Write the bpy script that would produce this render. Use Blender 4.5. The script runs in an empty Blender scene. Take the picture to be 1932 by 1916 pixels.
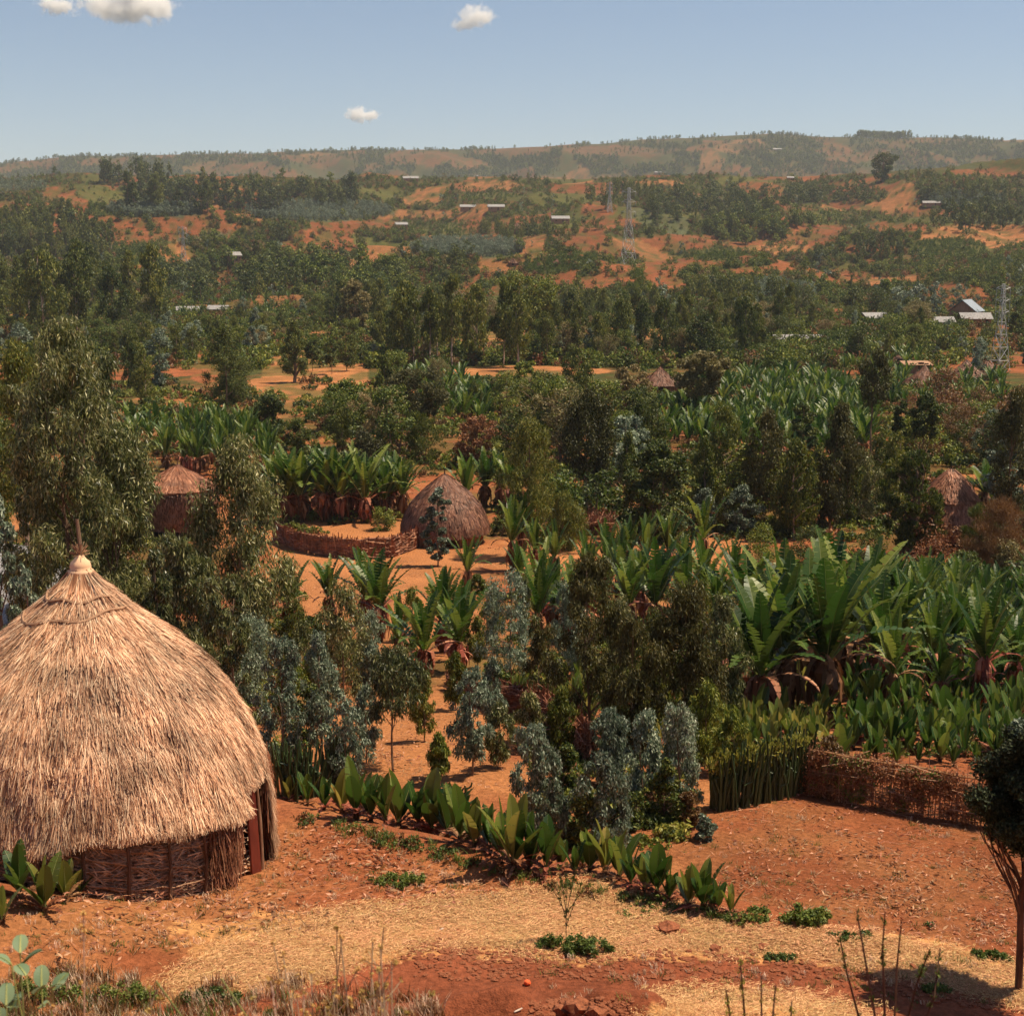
import bpy, math, random
import numpy as np
R = math.radians
PI = math.pi
rng = np.random.default_rng(7)
random.seed(7)
scene = bpy.context.scene
col = scene.collection

# ------------------------------------------------------------------ camera model (photo measured 1932 x 1916)
FP = 2805.0; CX = 966.0; CY = 958.0; PITCH = R(9.7)
CP, SP = math.cos(PITCH), math.sin(PITCH)

def ray(px, py):
    x = (np.asarray(px, float) - CX) / FP
    z = -(np.asarray(py, float) - CY) / FP
    return x, CP + z * SP, -SP + z * CP      # y component is forward

def project(x, y, z):
    d = y * CP - z * SP
    u = y * SP + z * CP
    d = np.where(d < .05, .05, d)
    return CX + FP * x / d, CY - FP * u / d, d

# ------------------------------------------------------------------ noise
def _h(ix, iy, s):
    n = (ix.astype(np.int64) * 374761393 + iy.astype(np.int64) * 668265263 + s * 974634777) & 0xffffffff
    n = ((n ^ (n >> 13)) * 1274126177) & 0xffffffff
    n = ((n ^ (n >> 16)) * 2246822519) & 0xffffffff
    return ((n ^ (n >> 15)) & 0xffffff) / float(0xffffff)

def vnoise(x, y, s=0):
    ix = np.floor(x); iy = np.floor(y)
    fx = x - ix; fy = y - iy
    fx = fx * fx * (3 - 2 * fx); fy = fy * fy * (3 - 2 * fy)
    ix = ix.astype(np.int64); iy = iy.astype(np.int64)
    a = _h(ix, iy, s); b = _h(ix + 1, iy, s); c = _h(ix, iy + 1, s); d = _h(ix + 1, iy + 1, s)
    return (a * (1 - fx) + b * fx) * (1 - fy) + (c * (1 - fx) + d * fx) * fy

def fbm(x, y, s=0, o=4):
    t = 0; a = .5; n = 0
    for i in range(o):
        t = t + a * vnoise(x, y, s + i * 17); n += a
        x = x * 2.03 + 11.3; y = y * 2.03 + 5.7; a *= .5
    return t / n

def cells(x, y, s=0):
    ix = np.floor(x).astype(np.int64); iy = np.floor(y).astype(np.int64)
    d1 = np.full(x.shape, 9.); d2 = np.full(x.shape, 9.); cid = np.zeros(x.shape); cid2 = np.zeros(x.shape)
    for dx in (-1, 0, 1):
        for dy in (-1, 0, 1):
            jx = ix + dx; jy = iy + dy
            qx = jx + .12 + .76 * _h(jx, jy, s); qy = jy + .12 + .76 * _h(jx, jy, s + 5)
            d = np.hypot(x - qx, y - qy)
            h1 = _h(jx, jy, s + 9); h2 = _h(jx, jy, s + 23)
            near = d < d1
            d2 = np.where(near, d1, np.minimum(d2, d))
            cid = np.where(near, h1, cid); cid2 = np.where(near, h2, cid2)
            d1 = np.where(near, d, d1)
    return cid, cid2, d2 - d1

def sstep(a, b, t):
    t = np.clip((t - a) / (b - a), 0, 1)
    return t * t * (3 - 2 * t)

# ------------------------------------------------------------------ terrain height
KY = np.array([-60, -20, 0, 2.5, 6, 9, 13, 17, 22, 27, 31, 36, 44, 60, 80, 100, 130, 180, 260, 380, 500, 600, 700, 800, 900, 1000, 1100, 1200, 1300, 1400, 1500, 1560, 1650, 1800, 2000, 2300, 2600, 2900, 3200, 3500, 3700, 4100, 5000, 8000, 12000.])
KZ = np.array([-.5, -1.2, -1.7, -2.3, -4.6, -6.6, -8.6, -9.7, -10.25, -10.6, -10.8, -11.0, -12.2, -14.5, -16.8, -18.4, -19.4, -19.8, -19.6, -19.5, -18, -14.5, -9, -2.5, 5, 14, 25, 36, 48, 58, 64, 64, 58, 40, 22, 30, 60, 105, 165, 214, 214, 170, 120, 80, 60.])
MX = np.array([-400, 0, 200, 400, 650, 900, 1150, 1300, 1500, 1700, 1932, 2300]); MYC = np.array([352, 350, 342, 334, 345, 352, 345, 338, 338, 325, 318, 315])
FX = np.array([-400, 0, 100, 200, 500, 700, 860, 1000, 1130, 1290, 1430, 1520, 1620, 1750, 1860, 1932, 2300]); FYC = np.array([320, 308, 296, 288, 285, 276, 276, 270, 265, 255, 246, 251, 253, 256, 262, 256, 250])

def hterr(x, y):
    x = np.asarray(x, float); y = np.asarray(y, float)
    z = np.interp(y, KY, KZ)
    z = (z + np.interp(y * 1.03 + .4, KY, KZ) + np.interp(y * .97 - .4, KY, KZ)) / 3
    # terrace edge that the row of young ensets follows
    n = math.hypot(5.2, 7.9)
    s = ((x + 4.4) * 5.2 + (y - 27.5) * 7.9) / n
    s = s + .35 * (vnoise(x * .5, y * .5, 3) - .5)
    z = z - 2.0 * sstep(0.1, 3.2, s) * sstep(150, 60, y) - .25 * sstep(5, 12, x) * sstep(16, 19, y) * sstep(60, 25, y)
    z = z + .3 * np.exp(-((s + .5) / .7) ** 2) * sstep(-8, -4, x) * sstep(12, 4, x) * .5
    # camera-side bank: higher at the left
    z = z + 1.2 * sstep(-1.0, -5.5, x) * sstep(16, 11, y) * sstep(3, 6, y)
    z = z + 1.05 * np.exp(-((x + 8.6) / 2.9) ** 2 - ((y - 20.2) / 2.3) ** 2)
    # small ground relief
    near = sstep(90, 30, y)
    z = z + near * (.22 * (fbm(x * .35, y * .35, 41, 3) - .5) + .07 * (fbm(x * 2.2, y * 2.2, 43, 3) - .5))
    # mound of dug soil on the straw terrace
    z = z + .42 * np.exp(-(((x - .2) / 3.2) ** 2 + ((y - 17.5) / .55) ** 2)) * (.4 + 1.1 * vnoise(x * 1.7, y * 1.7, 77))
    # relief of valley and hills
    a1 = sstep(120, 420, y)
    z = z + a1 * 4.0 * (fbm(x / 70., y / 70., 51, 3) - .5) * sstep(2600, 600, y)
    a2 = sstep(380, 900, y) * sstep(1700, 1300, y)
    z = z + a2 * 40 * (fbm(x / 260. + 3.1, y / 300., 61, 3) - .5)
    a3 = sstep(480, 700, y) * sstep(1500, 1250, y)
    z = z + a3 * 17 * (1 - np.abs(2 * fbm(x / 120., y / 170., 65, 3) - 1) * 2)
    px = CX + FP * CP * x / np.maximum(y, 1.)
    # crest of the middle hills
    myc = np.interp(px, MX, MYC); zc = 1500 * np.tan(np.arctan((CY - myc) / FP) - PITCH)
    z = z + (zc - 64) * sstep(900, 1480, y) * sstep(2100, 1600, y)
    # far ridge
    fyc = np.interp(px, FX, FYC); zf = 3500 * np.tan(np.arctan((CY - fyc) / FP) - PITCH)
    w = sstep(2300, 3450, y)
    z = z + (zf - 214) * w
    a4 = sstep(2200, 2600, y) * (.3 + .7 * sstep(3500, 3200, y))
    gul = np.abs(2 * fbm(x / 300. + .3 * np.sin(y / 260.), y / 800., 71, 4) - 1)
    z = z + a4 * (gul - .3) * 85 * (1 - .6 * sstep(3100, 3450, y)) + a4 * 20 * (fbm(x / 160., y / 160., 73, 3) - .5)
    return z

def inpoly(px, py, poly):
    px = np.asarray(px); py = np.asarray(py)
    c = np.zeros(px.shape, bool); n = len(poly)
    for i in range(n):
        x1, y1 = poly[i]; x2, y2 = poly[(i + 1) % n]
        if y1 == y2: continue
        k = ((y1 > py) != (y2 > py)) & (px < (x2 - x1) * (py - y1) / (y2 - y1) + x1)
        c ^= k
    return c

# ------------------------------------------------------------------ object helpers
def tag(o, label=None, cat=None, group=None, kind=None):
    if label: o['label'] = label
    if cat: o['category'] = cat
    if group: o['group'] = group
    if kind: o['kind'] = kind
    return o

def empty(name, loc, rz=0, sc=1.0):
    o = bpy.data.objects.new(name, None); col.objects.link(o)
    o.empty_display_size = .2
    o.location = loc; o.rotation_euler = (0, 0, rz)
    o.scale = (sc, sc, sc) if not isinstance(sc, (tuple, list)) else sc
    return o

class MB:
    def __init__(s): s.v = []; s.f = []; s.m = []; s.n = 0
    def add(s, v, f, m=0):
        v = np.asarray(v, float).reshape(-1, 3); f = np.asarray(f, int)
        s.v.append(v); s.f.append(f + s.n); s.m.append(np.full(len(f), m)); s.n += len(v)
        return s
    def quads(s, q, m=0):           # q: (N,4,3)
        n = len(q); s.add(q.reshape(-1, 3), np.arange(4 * n).reshape(n, 4), m); return s
    def tube(s, pts, rad, k=5, m=0, cap=True):
        pts = np.asarray(pts, float); n = len(pts)
        rad = np.broadcast_to(np.asarray(rad, float), (n,))
        t = np.gradient(pts, axis=0); t /= np.linalg.norm(t, axis=1)[:, None] + 1e-9
        up = np.array([0, 0, 1.]) if abs(t[0, 2]) < .9 else np.array([1., 0, 0])
        a = np.cross(t, up); a /= np.linalg.norm(a, axis=1)[:, None] + 1e-9
        b = np.cross(t, a)
        an = np.arange(k) * 2 * PI / k
        ring = pts[:, None] + rad[:, None, None] * (np.cos(an)[None, :, None] * a[:, None] + np.sin(an)[None, :, None] * b[:, None])
        f = []
        for i in range(n - 1):
            for j in range(k):
                f.append((i * k + j, i * k + (j + 1) % k, (i + 1) * k + (j + 1) % k, (i + 1) * k + j))
        s.add(ring, f, m)
        if cap and k == 4:
            s.add(ring[-1], [(0, 1, 2, 3)], m)
        return s
    def tubes2(s, P, Q, r, m=0, k=3):     # many straight sticks, k sided
        P = np.asarray(P, float); Q = np.asarray(Q, float); n = len(P)
        t = Q - P; t /= np.linalg.norm(t, axis=1)[:, None] + 1e-9
        up = np.tile([0, 0, 1.], (n, 1)); up[np.abs(t[:, 2]) > .9] = [1, 0, 0]
        a = np.cross(t, up); a /= np.linalg.norm(a, axis=1)[:, None]; b = np.cross(t, a)
        r = np.broadcast_to(np.asarray(r, float), (n,))[:, None]
        vs = []
        for C in (P, Q):
            for j in range(k):
                an = 2 * PI * j / k; vs.append(C + r * (math.cos(an) * a + math.sin(an) * b))
        V = np.stack(vs, 1)       # n,2k,3
        f = []
        for j in range(k): f.append((j, (j + 1) % k, k + (j + 1) % k, k + j))
        F = (np.arange(n)[:, None, None] * 2 * k + np.array(f)[None]).reshape(-1, 4)
        return s.add(V, F, m)
    def lathe(s, prof, k=24, m=0, center=(0, 0, 0), jit=0):
        an = np.arange(k) * 2 * PI / k; v = []
        for (h, r) in prof:
            rr = r * (1 + jit * (rng.random(k) - .5))
            v.append(np.stack([rr * np.cos(an), rr * np.sin(an), np.full(k, h)], 1))
        v = np.concatenate(v) + np.array(center)
        f = [(i * k + j, i * k + (j + 1) % k, (i + 1) * k + (j + 1) % k, (i + 1) * k + j) for i in range(len(prof) - 1) for j in range(k)]
        return s.add(v, f, m)
    def box(s, c, sz, rz=0, m=0):
        c = np.array(c, float); h = np.array(sz, float) / 2
        v = np.array([(x, y, z) for x in (-1, 1) for y in (-1, 1) for z in (-1, 1)]) * h
        cr, sr = math.cos(rz), math.sin(rz)
        v = np.stack([v[:, 0] * cr - v[:, 1] * sr, v[:, 0] * sr + v[:, 1] * cr, v[:, 2]], 1) + c
        return s.add(v, [(0, 1, 3, 2), (4, 6, 7, 5), (0, 4, 5, 1), (2, 3, 7, 6), (0, 2, 6, 4), (1, 5, 7, 3)], m)
    def mesh(s, name, mats, smooth=False):
        me = bpy.data.meshes.new(name)
        V = np.concatenate(s.v); me.vertices.add(len(V)); me.vertices.foreach_set('co', V.ravel())
        cnt = np.concatenate([np.full(len(f), f.shape[1]) for f in s.f])
        L = np.concatenate([f.ravel() for f in s.f])
        me.loops.add(len(L)); me.loops.foreach_set('vertex_index', L)
        me.polygons.add(len(cnt)); me.polygons.foreach_set('loop_start', np.concatenate([[0], np.cumsum(cnt)[:-1]]))
        me.polygons.foreach_set('loop_total', cnt)
        mi = np.concatenate(s.m)
        if not isinstance(mats, (list, tuple)): mats = [mats]
        for m in mats: me.materials.append(m)
        me.polygons.foreach_set('material_index', mi)
        me.update(calc_edges=True); me.validate()
        me.polygons.foreach_set('use_smooth', np.full(len(me.polygons), smooth))
        me.update()
        return me
    def build(s, name, mats, parent=None, smooth=False, loc=None):
        o = bpy.data.objects.new(name, s.mesh(name, mats, smooth)); col.objects.link(o)
        if parent: o.parent = parent
        if loc is not None: o.location = loc
        return o

def obj(name, me, parent=None):
    o = bpy.data.objects.new(name, me); col.objects.link(o)
    if parent: o.parent = parent
    return o

# ------------------------------------------------------------------ materials
def newmat(name):
    m = bpy.data.materials.new(name); m.use_nodes = True
    nt = m.node_tree; nt.nodes.clear()
    return m, nt, nt.nodes, nt.links

def N(nt, t, **kw):
    n = nt.nodes.new(t)
    for k, v in kw.items():
        if k in n.inputs: n.inputs[k].default_value = v
        else: setattr(n, k, v)
    return n

def ramp(nt, cols, pos=None):
    r = N(nt, 'ShaderNodeValToRGB'); e = r.color_ramp.elements
    pos = pos or [i / (len(cols) - 1) for i in range(len(cols))]
    while len(e) < len(cols): e.new(.5)
    for i, c in enumerate(cols):
        e[i].position = pos[i]; e[i].color = (*c, 1)
    return r

def mul(c, k): return tuple(a * k for a in c)

def leaf_mat(name, cols, trans=.28, rough=.5, spec=.35, objvar=.35):
    m, nt, ns, L = newmat(name)
    g = N(nt, 'ShaderNodeNewGeometry'); r = ramp(nt, cols); L.new(g.outputs['Random Per Island'], r.inputs[0])
    oi = N(nt, 'ShaderNodeObjectInfo')
    mr = N(nt, 'ShaderNodeMapRange'); mr.inputs['To Min'].default_value = 1 - objvar; mr.inputs['To Max'].default_value = 1 + objvar
    L.new(oi.outputs['Random'], mr.inputs[0])
    hs = N(nt, 'ShaderNodeHueSaturation'); L.new(r.outputs[0], hs.inputs['Color']); L.new(mr.outputs[0], hs.inputs['Value'])
    mh = N(nt, 'ShaderNodeMath', operation='MULTIPLY_ADD'); mh.inputs[1].default_value = -.035; mh.inputs[2].default_value = .5175
    L.new(oi.outputs['Random'], mh.inputs[0]); L.new(mh.outputs[0], hs.inputs['Hue'])
    p = N(nt, 'ShaderNodeBsdfPrincipled', Roughness=rough); p.inputs['Specular IOR Level'].default_value = spec
    t = N(nt, 'ShaderNodeBsdfTranslucent'); mx = N(nt, 'ShaderNodeMixShader'); mx.inputs[0].default_value = trans
    L.new(hs.outputs[0], p.inputs['Base Color']); L.new(hs.outputs[0], t.inputs[0])
    L.new(p.outputs[0], mx.inputs[1]); L.new(t.outputs[0], mx.inputs[2])
    o = N(nt, 'ShaderNodeOutputMaterial'); L.new(mx.outputs[0], o.inputs[0])
    return m

def wood_mat(name, c1, c2, scale=6, rough=.8):
    m, nt, ns, L = newmat(name)
    tc = N(nt, 'ShaderNodeTexCoord'); mp = N(nt, 'ShaderNodeMapping'); mp.inputs['Scale'].default_value = (1, 1, .25)
    L.new(tc.outputs['Object'], mp.inputs[0])
    n = N(nt, 'ShaderNodeTexNoise'); n.inputs['Scale'].default_value = scale; n.inputs['Detail'].default_value = 5
    L.new(mp.outputs[0], n.inputs[0]); r = ramp(nt, [c1, c2], [.3, .7]); L.new(n.outputs[0], r.inputs[0])
    g = N(nt, 'ShaderNodeNewGeometry'); mr = N(nt, 'ShaderNodeMapRange'); mr.inputs['To Min'].default_value = .7; mr.inputs['To Max'].default_value = 1.3
    L.new(g.outputs['Random Per Island'], mr.inputs[0])
    hs = N(nt, 'ShaderNodeHueSaturation'); L.new(r.outputs[0], hs.inputs['Color']); L.new(mr.outputs[0], hs.inputs['Value'])
    p = N(nt, 'ShaderNodeBsdfPrincipled', Roughness=rough); p.inputs['Specular IOR Level'].default_value = .2
    L.new(hs.outputs[0], p.inputs['Base Color'])
    b = N(nt, 'ShaderNodeBump'); b.inputs['Strength'].default_value = .5; b.inputs['Distance'].default_value = .02
    L.new(n.outputs[0], b.inputs['Height']); L.new(b.outputs[0], p.inputs['Normal'])
    o = N(nt, 'ShaderNodeOutputMaterial'); L.new(p.outputs[0], o.inputs[0])
    return m
# ------------------------------------------------------------------ camera, sun, sky
cam = bpy.data.cameras.new('camera'); camo = bpy.data.objects.new('camera', cam); col.objects.link(camo)
camo.rotation_euler = (PI / 2 - PITCH, 0, 0); cam.sensor_width = 36; cam.sensor_fit = 'HORIZONTAL'
cam.lens = FP / 1932 * 36; cam.clip_start = .3; cam.clip_end = 60000
cam.dof.use_dof = True; cam.dof.focus_distance = 50; cam.dof.aperture_fstop = 3.6
scene.camera = camo

SUN_EL = 63; SUN_AZ = 80      # azimuth from +Y (view direction) towards +X
sd = np.array([math.sin(R(SUN_AZ)) * math.cos(R(SUN_EL)), math.cos(R(SUN_AZ)) * math.cos(R(SUN_EL)), math.sin(R(SUN_EL))])
sun = bpy.data.lights.new('sun', 'SUN'); sun.energy = 5.0; sun.angle = R(.5); sun.color = (1.0, .84, .62)
so = bpy.data.objects.new('sun', sun); col.objects.link(so)
from mathutils import Vector
so.rotation_euler = Vector(tuple(sd)).to_track_quat('Z', 'Y').to_euler()

w = bpy.data.worlds.new('World'); scene.world = w; w.use_nodes = True
nt = w.node_tree; nt.nodes.clear()
sky = nt.nodes.new('ShaderNodeTexSky'); sky.sky_type = 'NISHITA'; sky.sun_disc = False
sky.sun_elevation = R(SUN_EL); sky.sun_rotation = R(SUN_AZ)
sky.altitude = 1900; sky.air_density = 1.0; sky.dust_density = 2.2; sky.ozone_density = .7
bg = nt.nodes.new('ShaderNodeBackground'); bg.inputs[1].default_value = .070
ou = nt.nodes.new('ShaderNodeOutputWorld')
nt.links.new(sky.outputs[0], bg.inputs[0]); nt.links.new(bg.outputs[0], ou.inputs[0])

scene.view_settings.view_transform = 'Standard'; scene.view_settings.look = 'None'
scene.view_settings.gamma = 1; scene.view_settings.exposure = 0.6
cy = scene.cycles
cy.max_bounces = 5; cy.diffuse_bounces = 2; cy.glossy_bounces = 1; cy.transmission_bounces = 3; cy.volume_bounces = 8
cy.transparent_max_bounces = 8; cy.sample_clamp_indirect = 4; cy.caustics_reflective = False; cy.caustics_refractive = False
cy.use_denoising = True; cy.denoiser = 'OPENIMAGEDENOISE'; cy.use_adaptive_sampling = True; cy.adaptive_threshold = .02
scene.render.use_persistent_data = False

# ------------------------------------------------------------------ ground cover (albedo + how wooded the spot is)
C_RED = np.array((.255, .081, .033)); C_TAN = np.array((.37, .152, .059)); C_STRAW = np.array((.54, .265, .10)); C_SOIL = np.array((.19, .056, .026))
C_VEG = np.array((.07, .072, .020)); C_CROP = np.array((.11, .11, .028)); C_BLUE = np.array((.09, .10, .05)); C_OCH = np.array((.42, .28, .085))

# named patches of the hills: (cx, cy, rx, ry, colour, wooded) in photo measure; r = bare red, t = tan, v = bush, c = crop, b = young bluegum
PATCH = [
 (945,492,75,22,'t',0),(880,560,30,30,'r',.1),(790,405,110,10,'t',0),(690,425,70,9,'r',.05),(850,432,70,16,'c',0),(880,470,110,17,'b',.1),
 (900,430,40,14,'r',0),(600,705,110,40,'t',0),(600,640,100,14,'t',.1),(400,690,40,35,'r',.1),(620,740,70,20,'t',0),(1000,700,170,10,'t',.05),
 (820,665,150,14,'t',.2),(110,660,75,14,'t',.05),(40,600,60,8,'t',.1),(10,650,25,40,'t',.1),(110,365,35,14,'r',0),(15,392,35,14,'r',.05),
 (30,352,60,10,'b',.2),(290,398,90,12,'b',.1),(200,398,40,12,'c',.05),(250,480,70,22,'c',.1),(320,480,45,22,'t',.1),(330,440,40,10,'r',.1),
 (500,408,60,10,'t',.05),(600,400,140,18,'b',.1),(520,575,40,12,'t',.1),(440,430,50,9,'r',.1),(420,520,20,20,'r',.2),(600,455,70,14,'r',.1),
 (820,330,70,22,'v',.9),(930,350,60,9,'t',0),(900,370,90,5,'c',0),(900,395,50,10,'t',.1),(1250,345,50,6,'t',.05),(1130,395,35,16,'r',.1),
 (1080,330,60,8,'t',.1),(1420,350,40,9,'r',.05),(1590,348,30,5,'r',0),(1870,325,80,7,'r',.05),(1150,425,60,15,'r',.15),(1080,495,50,14,'c',.1),
 (1030,505,50,14,'c',.1),(1290,500,80,12,'r',.1),(1200,440,60,10,'v',.8),(1130,535,60,14,'r',.1),(1220,545,18,35,'r',.05),(1540,440,50,24,'r',.15),
 (1560,410,50,14,'c',.1),(1460,470,80,9,'t',.1),(1850,445,110,22,'t',.02),(1700,430,60,9,'r',.1),(1640,470,60,12,'r',.1),(1740,400,60,8,'r',.05),
 (1450,560,90,30,'b',.15),(1430,515,60,14,'r',.1),(1350,480,60,12,'c',.1),(1300,455,60,14,'r',.1),(1790,470,70,20,'c',.05),(1870,500,60,10,'c',0),
 (1800,560,70,25,'r',.1),(1690,530,60,10,'t',.1),(1580,520,70,9,'r',.05),(1560,640,80,14,'t',.05),(1590,640,50,8,'c',0),(1880,640,70,25,'r',.05),
 (1700,655,40,8,'t',.05),(1820,380,80,12,'b',.3),(1180,565,40,25,'v',.9),(1400,640,60,15,'v',.9),(1880,690,50,12,'r',.1),(1830,780,90,40,'r',.25),
 (1740,760,40,18,'r',.3),(1230,825,40,10,'r',.2),(1340,1030,60,25,'t',.05),(1660,960,40,20,'t',.1),(560,960,90,12,'t',.1),
 (820,300,60,16,'r',0),(760,300,40,13,'r',0),(880,310,40,12,'r',0),(60,312,50,8,'r',0),(980,285,60,10,'r',.1),(1600,300,40,8,'r',.1),(1150,285,90,10,'r',.2),
]
PC = dict(r=C_RED, t=C_TAN, v=C_VEG, c=C_CROP, b=C_BLUE)

def cover(x, y, z):
    px, py, d = project(x, y, z)
    sh = x.shape
    wx = x + 9 * (vnoise(x / 30., y / 30., 5) - .5); wy = y + 9 * (vnoise(x / 30., y / 30., 6) - .5)
    c1, c2, e = cells(wx / 40. + 3.3, wy / 62., 11)
    f1, f2, fe = cells(wx / 62. + 1.3, wy / 120., 12)
    far = y > 1900
    c1 = np.where(far, f1, c1); c2 = np.where(far, f2, c2); e = np.where(far, fe, e)
    colr = np.zeros(sh + (3,)); colr[:] = C_VEG; veg = np.full(sh, .85)
    def put(msk, c, v):
        colr[msk] = c; veg[msk] = v
    put(c1 < .20, C_RED, .12); put((c1 >= .20) & (c1 < .29), C_TAN, .05); put((c1 >= .48) & (c1 < .58) & (y > 480), C_CROP, .15)
    put((c1 >= .60) & (c1 < .66) & (y > 480), C_BLUE, .15)
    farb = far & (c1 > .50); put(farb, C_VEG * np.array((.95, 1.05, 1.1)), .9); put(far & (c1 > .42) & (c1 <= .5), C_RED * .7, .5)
    colr *= (.8 + .4 * c2)[..., None]
    hedge = (e < .10) & (y > 260)
    hm = (vnoise(x / 25., y / 25., 9) > .42) & hedge
    colr[hm] = C_VEG; veg[hm] = np.maximum(veg[hm], .8)
    vis = (y > 180)
    nz = 1 + .55 * (fbm(x / np.maximum(d * .02, 1), y / np.maximum(d * .05, 1), 15, 3) - .5) * 2
    for (cx, cyy, rx, ry, k, v) in PATCH:
        lim = (y > 1900) if cyy < 318 and k == 'r' else ((y < 1900) & vis)
        q = ((px - cx) / rx) ** 2 + ((py - cyy) / ry) ** 2
        mm = (q < nz * 1.0) & lim
        colr[mm] = PC[k] * (.85 + .3 * c2[mm])[..., None]; veg[mm] = max(v, .13)
    # spotty dark scrub in the wooded parts
    s = np.where(y < 1900, .5 * fbm(x / 7., y / 9., 21, 3) + .5 * vnoise(x / 2.6, y / 4., 29), fbm(x / 16., y / 26., 24, 3))
    t = sstep(.38, .56, s) * (y > 130)
    wood = np.clip(veg, 0, 1)
    mixc = C_RED * .8
    open_ = (1 - t) * np.maximum(wood, .25) * .6
    colr = colr * (1 - open_[..., None]) + mixc * open_[..., None]
    # weeds and furrows break the open fields too
    wd = sstep(.50, .64, fbm(x / 5., y / 8., 26, 3)) * (1 - wood) * .8 * (y > 130)
    colr = colr * (1 - wd[..., None]) + C_VEG * 1.2 * wd[..., None]
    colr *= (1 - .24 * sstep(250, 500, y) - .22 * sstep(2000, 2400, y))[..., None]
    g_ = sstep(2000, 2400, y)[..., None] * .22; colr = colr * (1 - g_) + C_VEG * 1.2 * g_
    # ---------------- near ground
    nearm = y < 190
    b = fbm(x / 6., y / 6., 31, 4); b2 = fbm(x / 1.3, y / 1.3, 33, 4)
    base = C_RED * .95 + (C_TAN * .9 - C_RED * .95) * sstep(.4, .65, .5 * b + .5 * b2)[..., None]
    und = C_VEG * .9
    g = sstep(.42, .55, fbm(x / 4., y / 4., 35, 3)) * .65 * sstep(38, 50, y)
    nc = base * (1 - g[..., None]) + und * g[..., None]
    # packed yards
    for (cx, cyy, rx, ry) in ((700,1110,170,55),(760,1062,160,24),(560,1075,60,40),(750,1390,180,90),(1020,1052,140,22),(560,1000,250,30),(700,1195,130,40),(1350,1040,70,40),(330,1010,60,20),(1850,1040,80,25)):
        q = ((px - cx) / rx) ** 2 + ((py - cyy) / ry) ** 2
        a = sstep(1.25, .85, q + .25 * (b2 - .5)) * (y > 26)
        nc = nc * (1 - a[..., None]) + (C_TAN * (.92 + .2 * (b - .5)[..., None])) * a[..., None]
    yard = inpoly(px, py, [(1230,1600),(1340,1520),(1500,1490),(1620,1500),(1860,1555),(2300,1600),(2300,1830),(1932,1810),(1560,1745),(1380,1690)]) & (y > 20) & (y < 60)
    ycol = C_RED * .88 + (C_TAN * .8 - C_RED) * sstep(.45, .66, .6 * b2 + .4 * b)[..., None] * .55
    nc = np.where(yard[..., None], ycol, nc)
    # yard by the hut: red brown with worn straw
    # straw terrace
    j = 70 * (b2 - .5) + 50 * (b - .5) + 40 * (vnoise(x * 5., y * 9., 37) - .5)
    straw = inpoly(px, py + j, [(380,1800),(300,1745),(620,1720),(820,1725),(900,1690),(1100,1665),(1400,1742),(1700,1775),(1960,1840),(2300,1900),(2300,1950),(1932,1900),(1700,1838),(1500,1795),(1300,1785),(1130,1800),(900,1790),(790,1790),(700,1825),(520,1860),(330,1860)]) & (y < 40)
    straw |= inpoly(px, py + j, [(1180,1930),(1300,1868),(1500,1880),(1700,1930),(1900,2200),(1100,2200)]) & (y < 40)
    sc_ = C_STRAW * (.85 + .35 * (b2 - .3))[..., None]; th = sstep(.50, .30, fbm(x * .9, y * 2.2, 39, 3))[..., None] * .55; sc_ = sc_ * (1 - th) + C_RED * 1.25 * th
    nc = np.where(straw[..., None], sc_, nc)
    soil = inpoly(px, py + j * .6, [(520,1850),(700,1825),(790,1795),(900,1792),(1130,1803),(1300,1790),(1500,1800),(1700,1845),(1932,1905),(2300,1950),(2300,2100),(1700,1930),(1500,1875),(1300,1862),(1180,1925),(900,2400),(300,2400),(300,1900)]) & (y < 40)
    nc = np.where((soil & ~straw)[..., None], C_SOIL * (1.0 + .9 * (b2 - .45))[..., None] * 1.15, nc)
    fade = sstep(230, 150, y)
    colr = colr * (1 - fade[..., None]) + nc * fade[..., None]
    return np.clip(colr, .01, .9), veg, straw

# ------------------------------------------------------------------ terrain sheet
ys = [-40.]
while ys[-1] < 9000:
    a = ys[-1]; st = .5 if a < 6 else max(.10, .0062 * a)
    if a > 1550 and a < 2200: st = 25
    if a > 3700: st = 60
    ys.append(a + st)
ys = np.array(ys)
u = np.concatenate([np.linspace(-1.1, -.42, 24)[:-1], np.linspace(-.42, .42, 430), np.linspace(.42, 1.1, 24)[1:]])
Yg, Ug = np.meshgrid(ys, u, indexing='ij')
Xg = Ug * np.maximum(Yg + 12, 14.)
Zg = hterr(Xg, Yg)
def hq(x, y):
    x = np.asarray(x, float); y = np.asarray(y, float); sh = np.broadcast(x, y).shape
    x = np.broadcast_to(x, sh).ravel(); y = np.broadcast_to(y, sh).ravel()
    i = np.clip(np.searchsorted(ys, y) - 1, 0, len(ys) - 2); fy = np.clip((y - ys[i]) / (ys[i + 1] - ys[i]), 0, 1)
    uu = x / np.maximum(y + 12, 14.)
    j = np.clip(np.searchsorted(u, uu) - 1, 0, len(u) - 2); fx = np.clip((uu - u[j]) / (u[j + 1] - u[j]), 0, 1)
    return ((Zg[i, j] * (1 - fx) + Zg[i, j + 1] * fx) * (1 - fy) + (Zg[i + 1, j] * (1 - fx) + Zg[i + 1, j + 1] * fx) * fy).reshape(sh)
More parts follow.
